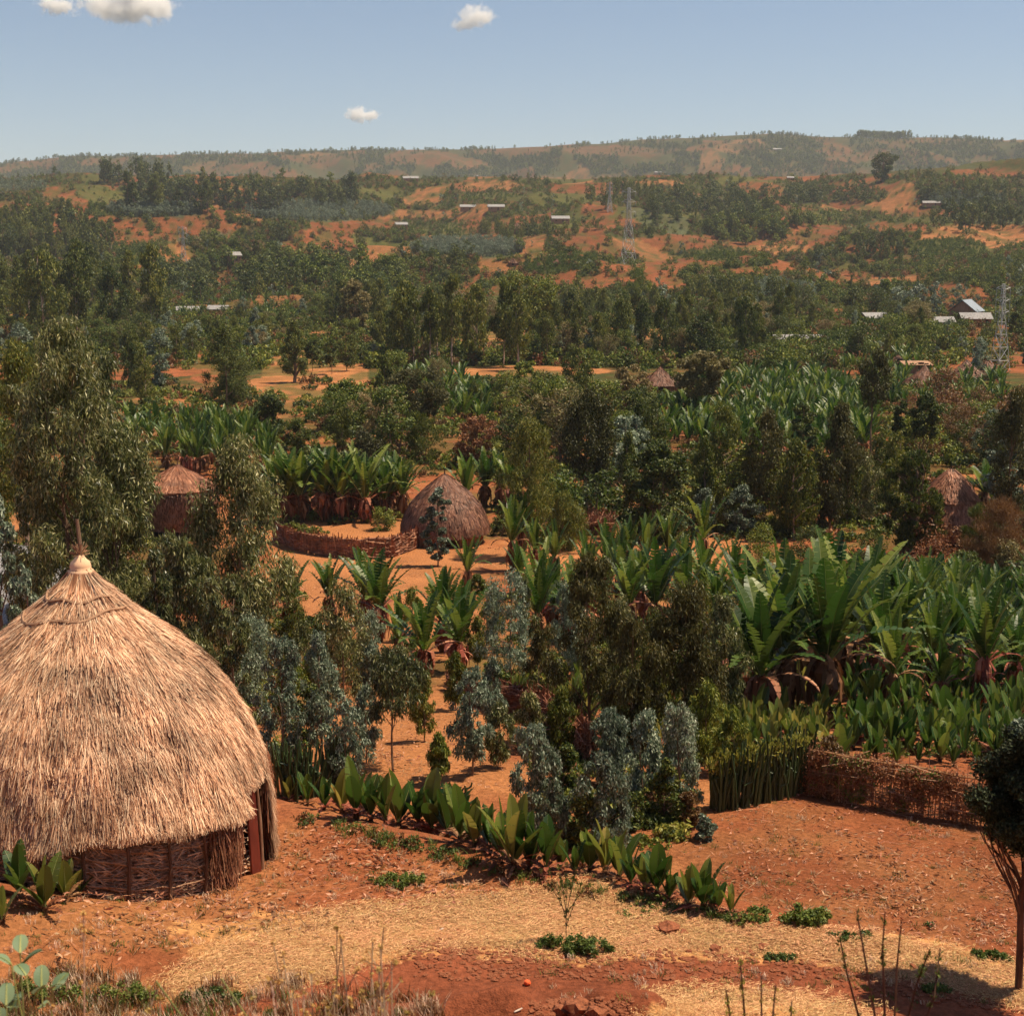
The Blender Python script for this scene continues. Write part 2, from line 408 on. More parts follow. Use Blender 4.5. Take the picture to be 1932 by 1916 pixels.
def hit(px, py, tmin=4.0):
    """ground points seen at photo pixels"""
    px = np.atleast_1d(np.asarray(px, float)); py = np.atleast_1d(np.asarray(py, float))
    dx, dy, dz = ray(px, py)
    ts = np.geomspace(tmin, 7000, 1100)
    best = np.full(px.shape, np.nan); prev = np.full(px.shape, 1.); act = np.arange(len(px)); prev = None
    for i, t in enumerate(ts):
        g = dz[act] * t - hq(dx[act] * t, dy[act] * t)
        if prev is not None:
            c = (g <= 0) & (prev > 0)
            if c.any():
                f = prev[c] / (prev[c] - g[c]); best[act[c]] = ts[i - 1] + f * (t - ts[i - 1])
                act = act[~c]; g = g[~c]
                if not len(act): break
        prev = g
    x = dx * best; y = dy * best; b = np.isfinite(best); z = np.full(x.shape, np.nan); z[b] = hq(x[b], y[b])
    return x, y, z, best
def hit1(px, py):
    x, y, z, d = hit(px, py)
    return float(x[0]), float(y[0]), float(z[0])
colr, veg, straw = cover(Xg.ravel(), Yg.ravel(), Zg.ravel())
nr, nc_ = Xg.shape
idx = np.arange(nr * nc_).reshape(nr, nc_)
F = np.stack([idx[:-1, :-1], idx[:-1, 1:], idx[1:, 1:], idx[1:, :-1]], -1).reshape(-1, 4)
mb = MB(); mb.add(np.stack([Xg, Yg, Zg], -1).reshape(-1, 3), F)

m, nt, ns, L = newmat('ground_soil')
at = N(nt, 'ShaderNodeAttribute', attribute_name='cover')
geo = N(nt, 'ShaderNodeNewGeometry')
def nz_(scale, det, lo, hi, vec=None, rough=.6):
    n = N(nt, 'ShaderNodeTexNoise'); n.inputs['Scale'].default_value = scale; n.inputs['Detail'].default_value = det; n.inputs['Roughness'].default_value = rough
    L.new(vec or geo.outputs['Position'], n.inputs[0])
    r = N(nt, 'ShaderNodeMapRange'); r.inputs['From Min'].default_value = .3; r.inputs['From Max'].default_value = .7
    r.inputs['To Min'].default_value = lo; r.inputs['To Max'].default_value = hi
    L.new(n.outputs[0], r.inputs[0]); return n, r
n1, r1 = nz_(9.0, 8, .62, 1.38); n2, r2 = nz_(.22, 6, .8, 1.2); n3, r3 = nz_(55., 3, .78, 1.22)
mm1 = N(nt, 'ShaderNodeMath', operation='MULTIPLY'); L.new(r1.outputs[0], mm1.inputs[0]); L.new(r2.outputs[0], mm1.inputs[1])
mm2 = N(nt, 'ShaderNodeMath', operation='MULTIPLY'); L.new(mm1.outputs[0], mm2.inputs[0]); L.new(r3.outputs[0], mm2.inputs[1])
def sm_(scale, lo, hi, det=4):
    n = N(nt, 'ShaderNodeTexNoise'); n.inputs['Scale'].default_value = scale; n.inputs['Detail'].default_value = det; n.inputs['Roughness'].default_value = .7; L.new(geo.outputs['Position'], n.inputs[0])
    r = N(nt, 'ShaderNodeMapRange', interpolation_type='SMOOTHSTEP'); r.inputs['From Min'].default_value = lo; r.inputs['From Max'].default_value = hi; L.new(n.outputs[0], r.inputs[0]); return r
sa = sm_(.16, .47, .56); sb_ = sm_(.55, .50, .58)
mxx = N(nt, 'ShaderNodeMath', operation='MAXIMUM'); L.new(sa.outputs[0], mxx.inputs[0]); L.new(sb_.outputs[0], mxx.inputs[1])
fa = N(nt, 'ShaderNodeMath', operation='MULTIPLY'); L.new(mxx.outputs[0], fa.inputs[0]); L.new(at.outputs['Alpha'], fa.inputs[1])
cmx = N(nt, 'ShaderNodeMix', data_type='RGBA'); L.new(fa.outputs[0], cmx.inputs[0]); L.new(at.outputs['Color'], cmx.inputs[6]); cmx.inputs[7].default_value = (.040, .045, .012, 1)
hs = N(nt, 'ShaderNodeHueSaturation'); L.new(cmx.outputs[2], hs.inputs['Color']); L.new(mm2.outputs[0], hs.inputs['Value'])
p = N(nt, 'ShaderNodeBsdfPrincipled', Roughness=.95); p.inputs['Specular IOR Level'].default_value = .08
L.new(hs.outputs[0], p.inputs['Base Color'])
b1 = N(nt, 'ShaderNodeBump'); b1.inputs['Strength'].default_value = .8; b1.inputs['Distance'].default_value = .09; L.new(n1.outputs[0], b1.inputs['Height'])
b3 = N(nt, 'ShaderNodeBump'); b3.inputs['Strength'].default_value = .6; b3.inputs['Distance'].default_value = .02; L.new(n3.outputs[0], b3.inputs['Height']); L.new(b1.outputs[0], b3.inputs['Normal'])
L.new(b3.outputs[0], p.inputs['Normal'])
o_ = N(nt, 'ShaderNodeOutputMaterial'); L.new(p.outputs[0], o_.inputs[0])
ground = mb.build('ground', m, smooth=True); tag(ground, kind='structure')
ca = ground.data.attributes.new('cover', 'FLOAT_COLOR', 'POINT')
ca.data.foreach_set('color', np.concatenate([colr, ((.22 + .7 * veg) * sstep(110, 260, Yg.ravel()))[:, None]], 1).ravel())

# ------------------------------------------------------------------ haze: one closed box of air
hb = MB(); hb.box((0, 4400, 180), (20500, 9400, 600))
m, nt, ns, L = newmat('haze_air')
pv = N(nt, 'ShaderNodeVolumePrincipled'); pv.inputs['Color'].default_value = (.80, .88, .97, 1); pv.inputs['Density'].default_value = .000075
pv.inputs['Anisotropy'].default_value = .0
o_ = N(nt, 'ShaderNodeOutputMaterial'); L.new(pv.outputs[0], o_.inputs['Volume'])
hz = hb.build('haze', m); tag(hz, 'thin pale air haze that fades the far ridge to blue', 'haze', kind='stuff')
# ------------------------------------------------------------------ plant materials
M = {}
M['euc'] = leaf_mat('olive_eucalyptus_leaf', [(.028, .046, .006), (.105, .132, .016), (.28, .26, .045)], objvar=.25)
M['dark'] = leaf_mat('dark_leaf', [(.014, .028, .005), (.058, .090, .013), (.18, .19, .034)], objvar=.25)
M['mid'] = leaf_mat('green_leaf', [(.028, .056, .006), (.10, .145, .016), (.27, .28, .042)], objvar=.3)
M['pale'] = leaf_mat('pale_flowering_leaf', [(.08, .07, .02), (.20, .16, .052), (.38, .30, .13)], objvar=.2)
M['blue'] = leaf_mat('bluegum_leaf', [(.035, .065, .032), (.14, .19, .115), (.38, .43, .31)], rough=.45, spec=.5, trans=.25)
M['brown'] = leaf_mat('dry_leaf', [(.08, .03, .010), (.19, .088, .030), (.31, .17, .06)], trans=.25)
M['lime'] = leaf_mat('yellowish_leaf', [(.09, .11, .018), (.22, .24, .04), (.38, .34, .07)], trans=.35)
M['weed'] = leaf_mat('weed_leaf', [(.045, .08, .012), (.10, .15, .025), (.19, .22, .05)], trans=.35)
M['enset'] = leaf_mat('enset_leaf', [(.014, .046, .007), (.048, .105, .014), (.16, .205, .034)], trans=.38, rough=.45, spec=.4, objvar=.3)
M['rib'] = leaf_mat('enset_midrib', [(.20, .24, .07), (.34, .34, .12)], trans=.1, rough=.5)
M['dryens'] = leaf_mat('dry_enset_leaf', [(.09, .024, .009), (.24, .074, .030), (.44, .21, .11)], trans=.15, rough=.7)
M['bark'] = wood_mat('bark', (.10, .055, .032), (.26, .17, .11), 3)
M['palebark'] = wood_mat('pale_bark', (.26, .17, .12), (.48, .36, .28), 3)
M['stem'] = wood_mat('enset_stem', (.035, .022, .012), (.13, .07, .03), 4)
M['stick'] = wood_mat('dry_stick', (.20, .10, .055), (.46, .28, .17), 9)
M['darkstick'] = wood_mat('dark_stick', (.06, .03, .018), (.15, .08, .05), 9)
M['euphorb'] = leaf_mat('euphorbia_stem', [(.012, .03, .010), (.035, .06, .018)], trans=.0, rough=.5)

def unit(n):
    v = rng.normal(size=(n, 3)); return v / np.linalg.norm(v, axis=1)[:, None]

def leafquads(P, D, Nn, Ln, Wd):
    """diamond leaves: centre, long axis, side axis from normal"""
    S = np.cross(D, Nn); S /= np.linalg.norm(S, axis=1)[:, None] + 1e-9
    Ln = np.asarray(Ln)[..., None] if np.ndim(Ln) else Ln; Wd = np.asarray(Wd)[..., None] if np.ndim(Wd) else Wd
    U = np.cross(S, D)
    return np.stack([P - D * Ln * .5, P + S * Wd * .5 - D * Ln * .08 + U * Wd * .18, P + D * Ln * .5, P - S * Wd * .5 - D * Ln * .08 + U * Wd * .18], 1)

def leafcloud(C, RAD, n, L, W, mode='rand', shell=.55):
    C = np.asarray(C, float); RAD = np.asarray(RAD, float)
    if RAD.ndim == 1: RAD = RAD[:, None] * np.ones(3)
    w = RAD.prod(1) ** (2 / 3.); w /= w.sum()
    k = rng.choice(len(C), n, p=w)
    d = unit(n); rr = shell + (1 - shell) * rng.random(n); rr = np.where(rng.random(n) < .3, rng.random(n), rr)
    P = C[k] + d * RAD[k] * rr[:, None]
    ls = L * rng.uniform(.65, 1.3, n); ws = W * rng.uniform(.7, 1.25, n)
    if mode == 'droop':
        D = np.array([0, 0, -1.]) + .45 * rng.normal(size=(n, 3)) + .3 * d; Nn = unit(n)
    elif mode == 'up':
        D = np.array([0, 0, 1.]) + .5 * rng.normal(size=(n, 3)) + .5 * d; Nn = unit(n)
    else:
        D = unit(n); Nn = .8 * d + .5 * np.array([0, 0, 1.]) + .6 * rng.normal(size=(n, 3))
    D /= np.linalg.norm(D, axis=1)[:, None]
    return leafquads(P, D, Nn, ls, ws)

def envelope(shape, t):
    if shape == 'euc': return np.interp(t, [0, .15, .4, .7, .9, 1], [.45, .8, 1, .8, .45, .12])
    if shape == 'cone': return np.interp(t, [0, .12, .35, .7, 1], [.75, 1, .95, .6, .1])
    if shape == 'round': return np.interp(t, [0, .2, .5, .8, 1], [.55, .9, 1, .8, .3])
    if shape == 'umb': return np.interp(t, [0, .3, .6, .85, 1], [.35, .8, 1, .95, .55])
    if shape == 'bush': return np.interp(t, [0, .3, .7, 1], [.9, 1, .8, .35])
    if shape == 'col': return np.interp(t, [0, .3, .7, 1], [.7, 1, .9, .3])

def make_tree(kind, H, Rr, cb, shape, nleaf, L, W, lm, bm, mode='rand', nclump=26, cr=.3, tr=None, stems=1, lean=0., skew=.0, limb=True, zsq=.8, shell=.55):
    """returns (trunk MB, crown MB)"""
    T = MB(); Cn = MB(); tr = tr or H * .016
    t = (np.arange(nclump) + rng.random(nclump)) / nclump
    env = envelope(shape, t) * Rr
    az = rng.random(nclump) * 2 * PI
    rad = env * np.sqrt(rng.uniform(.1, 1, nclump)) * .85 * (.45 + 1.05 * vnoise(az * 1.1 + rng.random() * 50, t * 3.2 + rng.random() * 50, 3))
    C = np.stack([rad * np.cos(az) + skew * t, rad * np.sin(az), H * cb + t * H * (1 - cb) * .97], 1)
    C[:, 0] += lean * C[:, 2]
    cs = np.maximum(Rr * cr * rng.uniform(.45, 1.35, nclump), .35 * env * cr)
    RAD = np.stack([cs, cs, cs * zsq], 1)
    if mode == 'droop': RAD[:, 2] *= 1.7
    Cn.quads(leafcloud(C, RAD, nleaf, L, W, mode, shell))
    for s in range(stems):
        bx = 0 if stems == 1 else rng.uniform(-.15, .15) * Rr; by = 0 if stems == 1 else rng.uniform(-.15, .15) * Rr
        k = 7; zz = np.linspace(0, H * (.93 if stems == 1 else rng.uniform(.6, .92)), k)
        wob = np.cumsum(rng.normal(size=(k, 2)) * H * .008, 0); sp = rng.normal(size=2) * (0 if stems == 1 else .25) * Rr
        pts = np.stack([bx + wob[:, 0] + lean * zz + sp[0] * zz / H, by + wob[:, 1] + sp[1] * zz / H, zz - .15 * (zz == 0)], 1)
        T.tube(pts, tr * np.linspace(1, .18, k) * (1 if stems == 1 else .6), 6)
        if limb:
            sel = rng.choice(nclump, min(nclump, 14), replace=False)
            for c in sel:
                z0 = max(C[c, 2] - rng.uniform(.08, .2) * H, H * cb * .55)
                p0 = np.array([np.interp(z0, zz, pts[:, 0]), np.interp(z0, zz, pts[:, 1]), z0])
                mid = (p0 + C[c]) / 2 + np.array([0, 0, .03 * H]); r0 = tr * (1 - .75 * z0 / H) * .5
                T.tube([p0, mid, C[c]], [r0, r0 * .7, r0 * .25], 4)
    return T.mesh(kind + '_trunk', bm), Cn.mesh(kind + '_crown', lm)

def tree_joined(nm, a, b):
    """one mesh of crown + trunk for the distant stuff"""
    mb = MB(); mats = []
    for me in (a, b):
        n = len(me.vertices); v = np.zeros(n * 3); me.vertices.foreach_get('co', v)
        f = np.zeros(len(me.loops), int); me.loops.foreach_get('vertex_index', f)
        mb.add(v.reshape(-1, 3), f.reshape(-1, 4), len(mats)); mats.append(me.materials[0])
    return mb.mesh(nm, mats)

# ---- prototypes used 40 - 600 m away
P = {}
def proto(key, names, *a, n=1, **k):
    P[key] = [(names, make_tree(names[0], *a, **k)) for _ in range(n)]
TC = ('tree_trunk', 'tree_crown')
proto('euc', ('eucalyptus', 'trunk', 'crown'), 16, 2.5, .34, 'euc', 3024, .6, .22, M['euc'], M['palebark'], mode='droop', nclump=34, cr=.33, n=4, tr=.17)
proto('eucb', ('eucalyptus', 'trunk', 'crown'), 12, 3.0, .16, 'euc', 3744, .52, .19, M['euc'], M['palebark'], mode='droop', nclump=44, cr=.27, n=3, tr=.16)
proto('eucd', ('eucalyptus', 'trunk', 'crown'), 14, 2.9, .14, 'euc', 3744, .52, .21, M['dark'], M['bark'], mode='droop', nclump=40, cr=.3, n=3, tr=.17)
proto('cedar', ('cedar', 'trunk', 'crown'), 11, 2.7, .10, 'cone', 4320, .34, .15, M['dark'], M['bark'], nclump=50, cr=.27, n=2, tr=.2)
proto('round', ('broadleaf_tree', 'trunk', 'crown'), 9, 4.0, .22, 'round', 4032, .34, .2, M['mid'], M['bark'], nclump=38, cr=.27, n=3, tr=.2, stems=2)
proto('rdark', ('broadleaf_tree', 'trunk', 'crown'), 9, 4.2, .14, 'round', 4680, .32, .2, M['dark'], M['bark'], nclump=44, cr=.26, n=2, tr=.22, stems=2)
proto('pale', ('broadleaf_tree', 'trunk', 'crown'), 9, 4.2, .28, 'umb', 3744, .30, .2, M['pale'], M['bark'], nclump=42, cr=.22, n=2, tr=.2, stems=3)
proto('umb', ('acacia', 'trunk', 'crown'), 9, 4.6, .40, 'umb', 4320, .24, .12, M['mid'], M['bark'], nclump=44, cr=.24, n=2, tr=.22, stems=2, zsq=.45)
proto('bush', ('bush', 'stems', 'foliage'), 2.8, 1.9, .0, 'bush', 1900, .20, .12, M['mid'], M['bark'], nclump=22, cr=.34, n=3, tr=.07, stems=3, limb=False)
proto('bushd', ('bush', 'stems', 'foliage'), 2.8, 1.9, .0, 'bush', 1900, .20, .12, M['dark'], M['bark'], nclump=22, cr=.34, n=2, tr=.07, stems=3, limb=False)
proto('bushb', ('bush', 'stems', 'foliage'), 2.4, 1.9, .0, 'bush', 1700, .18, .09, M['brown'], M['bark'], nclump=22, cr=.34, n=2, tr=.06, stems=3, limb=False)
proto('bluem', ('bluegum_sapling', 'stem', 'crown'), 6, 1.5, .08, 'col', 2200, .26, .16, M['blue'], M['bark'], nclump=26, cr=.36, n=3, tr=.07)

def put_tree(key, x, y, H, label, cat='tree', group=None, wide=1.0, rz=None, idx=None, name=None, tr_dead=False):
    L_ = P[key]; names, (tm, cm) = L_[rng.integers(len(L_)) if idx is None else idx]
    z = float(hq(x, y)) - .05
    h0 = {'euc': 16, 'eucb': 12, 'eucd': 14, 'cedar': 11, 'round': 9, 'rdark': 9, 'pale': 9, 'umb': 9, 'bush': 2.8, 'bushd': 2.8, 'bushb': 2.4, 'bluem': 6}[key]
    s = H / h0
    o = empty(name or names[0], (x, y, z), rng.random() * 6.28 if rz is None else rz, (s * wide, s * wide, s))
    obj(names[1], tm, o); obj(names[2], cm, o)
    tag(o, label, cat, group); return o

def at_px(bx, by): return hit1(bx, by)
def height_for(x, y, z, ty):
    """real height of something standing at (x,y,z) whose top is seen at photo row ty"""
    ang = math.atan((CY - ty) / FP) - PITCH
    return y * math.tan(ang) - z
# ------------------------------------------------------------------ scattered vegetation: the larger ones as things, the rest as stuff
REG = [  # photo boxes of a tree's foot -> where it stands
 (-200, 300, 250, 470, 'on the hill crest at the far left'), (250, 300, 560, 470, 'in the dark wood on the left crest'), (560, 300, 1000, 470, 'on the hill behind the two tin roofs'),
 (1000, 300, 1300, 470, 'on the hill around the power pylons'), (1300, 300, 1640, 470, 'in the dense wood right of the pylons'), (1640, 300, 2200, 470, 'on the hillside at the far right below the ridge'),
 (-200, 470, 330, 670, 'in the tall grove on the left slope'), (330, 470, 600, 600, 'around the tin roofs at the left'), (600, 470, 900, 600, 'on the slope left of the tan field'),
 (900, 470, 1200, 600, 'on the slope below the tan field'), (1200, 470, 1480, 600, 'on the red slope right of the pylon'), (1480, 470, 2200, 600, 'on the red fields at the right'),
 (330, 600, 700, 800, 'in the tan clearing below the tin roofs'), (700, 600, 1000, 720, 'in the belt of trees above the tan path'), (1000, 600, 1260, 720, 'in the belt of trees left of the small round hut'),
 (1260, 600, 1520, 720, 'in the belt of trees right of the small round hut'), (1520, 600, 2200, 720, 'near the tin roofed sheds at the right'), (-200, 670, 330, 900, 'behind the huge leaning eucalyptus'),
 (700, 720, 960, 900, 'around the dome shaped tree'), (960, 720, 1230, 900, 'behind the hut with the fenced yard'), (1230, 720, 1650, 900, 'at the edge of the big enset field'),
 (1650, 720, 2200, 900, 'on the red slope above the right hut'), (330, 800, 700, 1000, 'behind the two tier hut'), (700, 900, 1160, 1120, 'beside the hut with the fenced yard'),
 (1160, 900, 1460, 1120, 'in the thicket right of the middle hut'), (1460, 900, 1700, 1120, 'in the thicket left of the dark euphorbia tree'), (1700, 900, 2200, 1120, 'around the hut at the right edge'),
]
def region(px, py):
    for a, b, c, d, s in REG:
        if a <= px < c and b <= py < d: return s
    return 'along the lower edge of the valley'
KN = dict(euc=('slender olive eucalyptus', 'tree'), eucb=('bushy olive eucalyptus', 'tree'), eucd=('dark green eucalyptus', 'tree'), cedar=('dark conical cedar', 'tree'),
          round=('green round crowned tree', 'tree'), rdark=('dark round crowned tree', 'tree'), pale=('pale speckled tree', 'tree'), umb=('flat topped acacia', 'tree'),
          bush=('green bush', 'bush'), bushd=('dark bush', 'bush'), bushb=('dry brown bush', 'bush'), bluem=('bluish eucalyptus sapling', 'sapling'))
DESC = dict(euc='with a thin bare trunk', eucb='with drooping leaves', eucd='with drooping leaves', cedar='with dense branches', round='with leafy clumps', rdark='with leafy clumps',
            pale='with sparse leaves', umb='with layered branches', bush='with leafy twigs', bushd='with leafy twigs', bushb='with leafless twigs', bluem='with silvery leaves')
PROT = [(480, 685, 720, 748), (800, 690, 1170, 714), (870, 655, 1000, 676), (1260, 722, 1640, 850), (1203, 688, 1287, 745), (1700, 683, 1900, 735), (1770, 572, 1865, 628), (1632, 598, 1668, 622), (1480, 640, 1532, 662),
        (333, 576, 442, 602), (424, 473, 462, 500), (870, 474, 1012, 516), (590, 615, 700, 642), (765, 700, 930, 795), (755, 885, 925, 1040), (870, 386, 952, 402), (1042, 408, 1074, 424), (1745, 380, 1776, 392), (1160, 352, 1205, 500), (1868, 530, 1905, 700),
        (100, 648, 185, 672), (1310, 1012, 1400, 1050), (1500, 625, 1620, 655), (1720, 425, 1910, 468), (640, 418, 760, 436), (770, 505, 860, 545), (1110, 512, 1200, 556), (1235, 490, 1400, 518), (500, 565, 560, 592), (395, 505, 450, 535), (1290, 440, 1330, 470), (1550, 555, 1640, 575), (1500, 420, 1580, 460), (310, 850, 500, 905), (280, 862, 415, 1010)]
def blocked(px, py, hpx, wpx):
    for a, b, c, d in PROT:
        ox = min(px + wpx, c) - max(px - wpx, a); oy = min(py, d) - max(py - hpx, b)
        if ox > 0 and oy > .12 * min(d - b, hpx) and py > b + (d - b) * .3: return True
    return False
cand = []   # (apparent px height, key, x, y, H, wide, px, py)
def scat(poly, n, keys, hr, sep=.5, wide=(1, 1), dmin=0, reject=None):
    xs = [p[0] for p in poly]; ys_ = [p[1] for p in poly]
    px = rng.uniform(min(xs), max(xs), n * 6); py = rng.uniform(min(ys_), max(ys_), n * 6)
    k = inpoly(px, py, poly); px = px[k]; py = py[k]
    x, y, z, d = hit(px, py); got = []
    for i in range(len(px)):
        if len(got) >= n: break
        if not np.isfinite(x[i]) or (reject is not None and reject(x[i], y[i])): continue
        if any((x[i] - g[0]) ** 2 + (y[i] - g[1]) ** 2 < sep * sep for g in got): continue
        got.append((x[i], y[i]))
        key = keys[rng.integers(len(keys))]; H = rng.uniform(*hr)
        if blocked(px[i], py[i], H * FP / d[i] * .9, H * .2 * FP / d[i]) and rng.random() < .93: continue
        cand.append((H * FP / d[i], key, x[i], y[i], H, rng.uniform(*wide), px[i], py[i]))

B = lambda a, b, c, d: [(a, b), (c, b), (c, d), (a, d)]
# tall eucalyptus on the left slope
scat(B(-60, 575, 310, 650), 34, ['euc', 'euc', 'eucb', 'eucd'], (11, 22), 4)
scat([(-60, 700), (40, 665), (200, 640), (330, 700), (330, 760), (60, 800), (-60, 820)], 16, ['eucb', 'eucd', 'bluem'], (6, 10), 3)
scat(B(300, 540, 620, 600), 12, ['round', 'eucb', 'rdark', 'bush'], (5, 9), 5)
scat([(580, 600), (700, 625), (720, 680), (640, 640)], 12, ['euc', 'rdark', 'eucb', 'cedar'], (8, 14), 4)
scat([(680, 600), (1000, 640), (1000, 672), (700, 650)], 14, ['eucb', 'eucd', 'rdark', 'euc'], (8, 13), 4)
scat([(760, 685), (990, 690), (990, 700), (760, 695)], 17, ['euc', 'euc', 'eucb'], (10, 16), 3)
scat([(1000, 640), (1500, 600), (1520, 680), (1240, 690), (1000, 690)], 38, ['euc', 'eucb', 'eucd', 'euc', 'euc'], (7, 12), 4)
scat([(1500, 640), (1932, 600), (1980, 720), (1700, 715), (1520, 690)], 34, ['eucb', 'eucd', 'round', 'bush', 'bluem', 'euc'], (3, 7), 4)
scat(B(330, 610, 520, 700), 7, ['bluem', 'eucb', 'bush'], (4, 8), 4)
scat([(590, 760), (760, 720), (960, 760), (960, 860), (700, 880), (560, 830)], 26, ['round', 'rdark', 'eucb', 'umb', 'pale', 'bush'], (4, 8), 3)
scat([(960, 730), (1230, 750), (1250, 880), (960, 900)], 26, ['pale', 'rdark', 'eucb', 'round', 'eucd'], (5, 9), 3)
scat([(1150, 850), (1500, 840), (1680, 860), (1700, 980), (1480, 1030), (1180, 1000)], 46, ['eucd', 'eucb', 'rdark', 'eucb', 'bluem', 'round', 'euc'], (3.5, 7), 2.5)
scat([(1640, 740), (1932, 740), (1990, 900), (1700, 880)], 26, ['bush', 'bushb', 'rdark', 'eucb', 'bushb'], (2.5, 6), 3)
scat([(1880, 800), (1990, 780), (1990, 1080), (1890, 1060)], 9, ['eucd', 'eucb', 'bluem'], (6, 10), 3)
scat([(1000, 960), (1160, 930), (1160, 1010), (1010, 1020)], 5, ['bush', 'eucb', 'bushd'], (2.5, 5), 2)
scat([(430, 740), (560, 760), (620, 830), (460, 800)], 9, ['round', 'rdark', 'pale', 'bush'], (4, 7), 3)
scat([(1700, 1010), (1990, 1020), (1990, 1090), (1720, 1060)], 10, ['bushd', 'bush', 'bushb'], (1.6, 3), 1.5)
# middle hills: by the cover map
px = rng.uniform(-120, 2060, 15000); py = 318 + (690 - 318) * rng.random(15000)
x, y, z, d = hit(px, py); ok = np.isfinite(x) & (y > 230) & (y < 1750); px, py, x, y, z, d = [a[ok] for a in (px, py, x, y, z, d)]
_, vg, _ = cover(x, y, z)
# woods seen in the photo: (cx, cy, rx, ry, key, height)
WOODS = [(400, 385, 170, 20, 'cedar', 19), (250, 345, 70, 14, 'eucd', 18), (620, 380, 60, 16, 'rdark', 12), (1330, 395, 130, 30, 'rdark', 11), (1190, 380, 90, 26, 'euc', 11), (1560, 370, 120, 18, 'rdark', 10),
         (1850, 400, 110, 40, 'eucd', 11), (1450, 440, 120, 24, 'round', 10), (540, 510, 170, 24, 'round', 9), (420, 540, 130, 20, 'rdark', 9), (1020, 440, 130, 16, 'eucb', 9), (700, 540, 110, 30, 'round', 8), (1390, 560, 90, 20, 'eucb', 9), (1580, 590, 120, 18, 'rdark', 8), (1760, 590, 110, 18, 'bluem', 8), (100, 470, 110, 40, 'euc', 17), (1650, 480, 60, 20, 'eucd', 9), (1130, 590, 100, 20, 'eucb', 9)]
boost = np.zeros(len(px)); wk = np.full(len(px), -1)
for i, (cx, cyy, rx, ry, k, hh) in enumerate(WOODS):
    q = ((px - cx) / rx) ** 2 + ((py - cyy) / ry) ** 2
    mmk = q < .6 + .8 * vnoise(px / 25., py / 8., 90 + i); boost[mmk] = 1; wk[mmk] = i
pr = np.where(boost > 0, .42, vg * .42) * np.where((py > 465) & (px > 320), .75, 1.)
keep = rng.random(len(px)) < pr
gx, gy = [], []
for i in np.nonzero(keep)[0]:
    if wk[i] >= 0:
        key = WOODS[wk[i]][4] if rng.random() < .75 else ['euc', 'rdark', 'eucb'][rng.integers(3)]; H = WOODS[wk[i]][5] * rng.uniform(.6, 1.15)
    else:
        key = ['eucb', 'round', 'rdark', 'bush', 'bushd', 'euc', 'bush', 'bluem', 'pale'][rng.integers(9)]
        H = rng.uniform(2., 4) if key.startswith('bush') else rng.uniform(3, 7.5)
    if blocked(px[i], py[i], H * FP / d[i] * .9, H * .2 * FP / d[i]) and rng.random() < .93: continue
    cand.append((H * FP / d[i], key, x[i], y[i], H, rng.uniform(.85, 1.3), px[i], py[i]))

def gn_stuff(name, pts, sc, rz, ids, meshes, label, cat, tilt=None):
    me = bpy.data.meshes.new(name); n = len(pts)
    me.vertices.add(n); me.vertices.foreach_set('co', np.asarray(pts, float).ravel())
    a = me.attributes.new('sc', 'FLOAT_VECTOR', 'POINT'); s = np.asarray(sc, float)
    if s.ndim == 1: s = np.stack([s, s, s], 1)
    a.data.foreach_set('vector', s.ravel())
    a = me.attributes.new('rot', 'FLOAT_VECTOR', 'POINT'); r = np.zeros((n, 3)); r[:, 2] = rz
    if tilt is not None: r[:, :2] = tilt
    a.data.foreach_set('vector', r.ravel())
    a = me.attributes.new('idx', 'INT', 'POINT'); a.data.foreach_set('value', np.asarray(ids, np.int32))
    c = bpy.data.collections.new(name + '_kinds')
    for i, mm in enumerate(meshes):
        q = bpy.data.objects.new('%s_kind_%02d' % (name, i), mm); c.objects.link(q)
    g = bpy.data.node_groups.new(name, 'GeometryNodeTree')
    g.interface.new_socket('Geometry', in_out='INPUT', socket_type='NodeSocketGeometry'); g.interface.new_socket('Geometry', in_out='OUTPUT', socket_type='NodeSocketGeometry')
    gi = g.nodes.new('NodeGroupInput'); go = g.nodes.new('NodeGroupOutput')
    mp = g.nodes.new('GeometryNodeMeshToPoints'); ip = g.nodes.new('GeometryNodeInstanceOnPoints'); ci = g.nodes.new('GeometryNodeCollectionInfo')
    ci.inputs[0].default_value = c; ci.inputs['Separate Children'].default_value = True; ci.inputs['Reset Children'].default_value = True
    def na(nm, ty):
        q = g.nodes.new('GeometryNodeInputNamedAttribute'); q.data_type = ty; q.inputs[0].default_value = nm; return [o for o in q.outputs if o.enabled and o.name == 'Attribute'][0]
    lk = g.links.new
    lk(gi.outputs[0], mp.inputs[0]); lk(mp.outputs[0], ip.inputs['Points']); lk(ci.outputs[0], ip.inputs['Instance'])
    ip.inputs['Pick Instance'].default_value = True
    lk(na('idx', 'INT'), ip.inputs['Instance Index']); lk(na('sc', 'FLOAT_VECTOR'), ip.inputs['Scale']); lk(na('rot', 'FLOAT_VECTOR'), ip.inputs['Rotation'])
    lk(ip.outputs[0], go.inputs[0])
    o = bpy.data.objects.new(name, me); col.objects.link(o)
    md = o.modifiers.new('scatter', 'NODES'); md.node_group = g
    tag(o, label, cat, kind='stuff'); return o

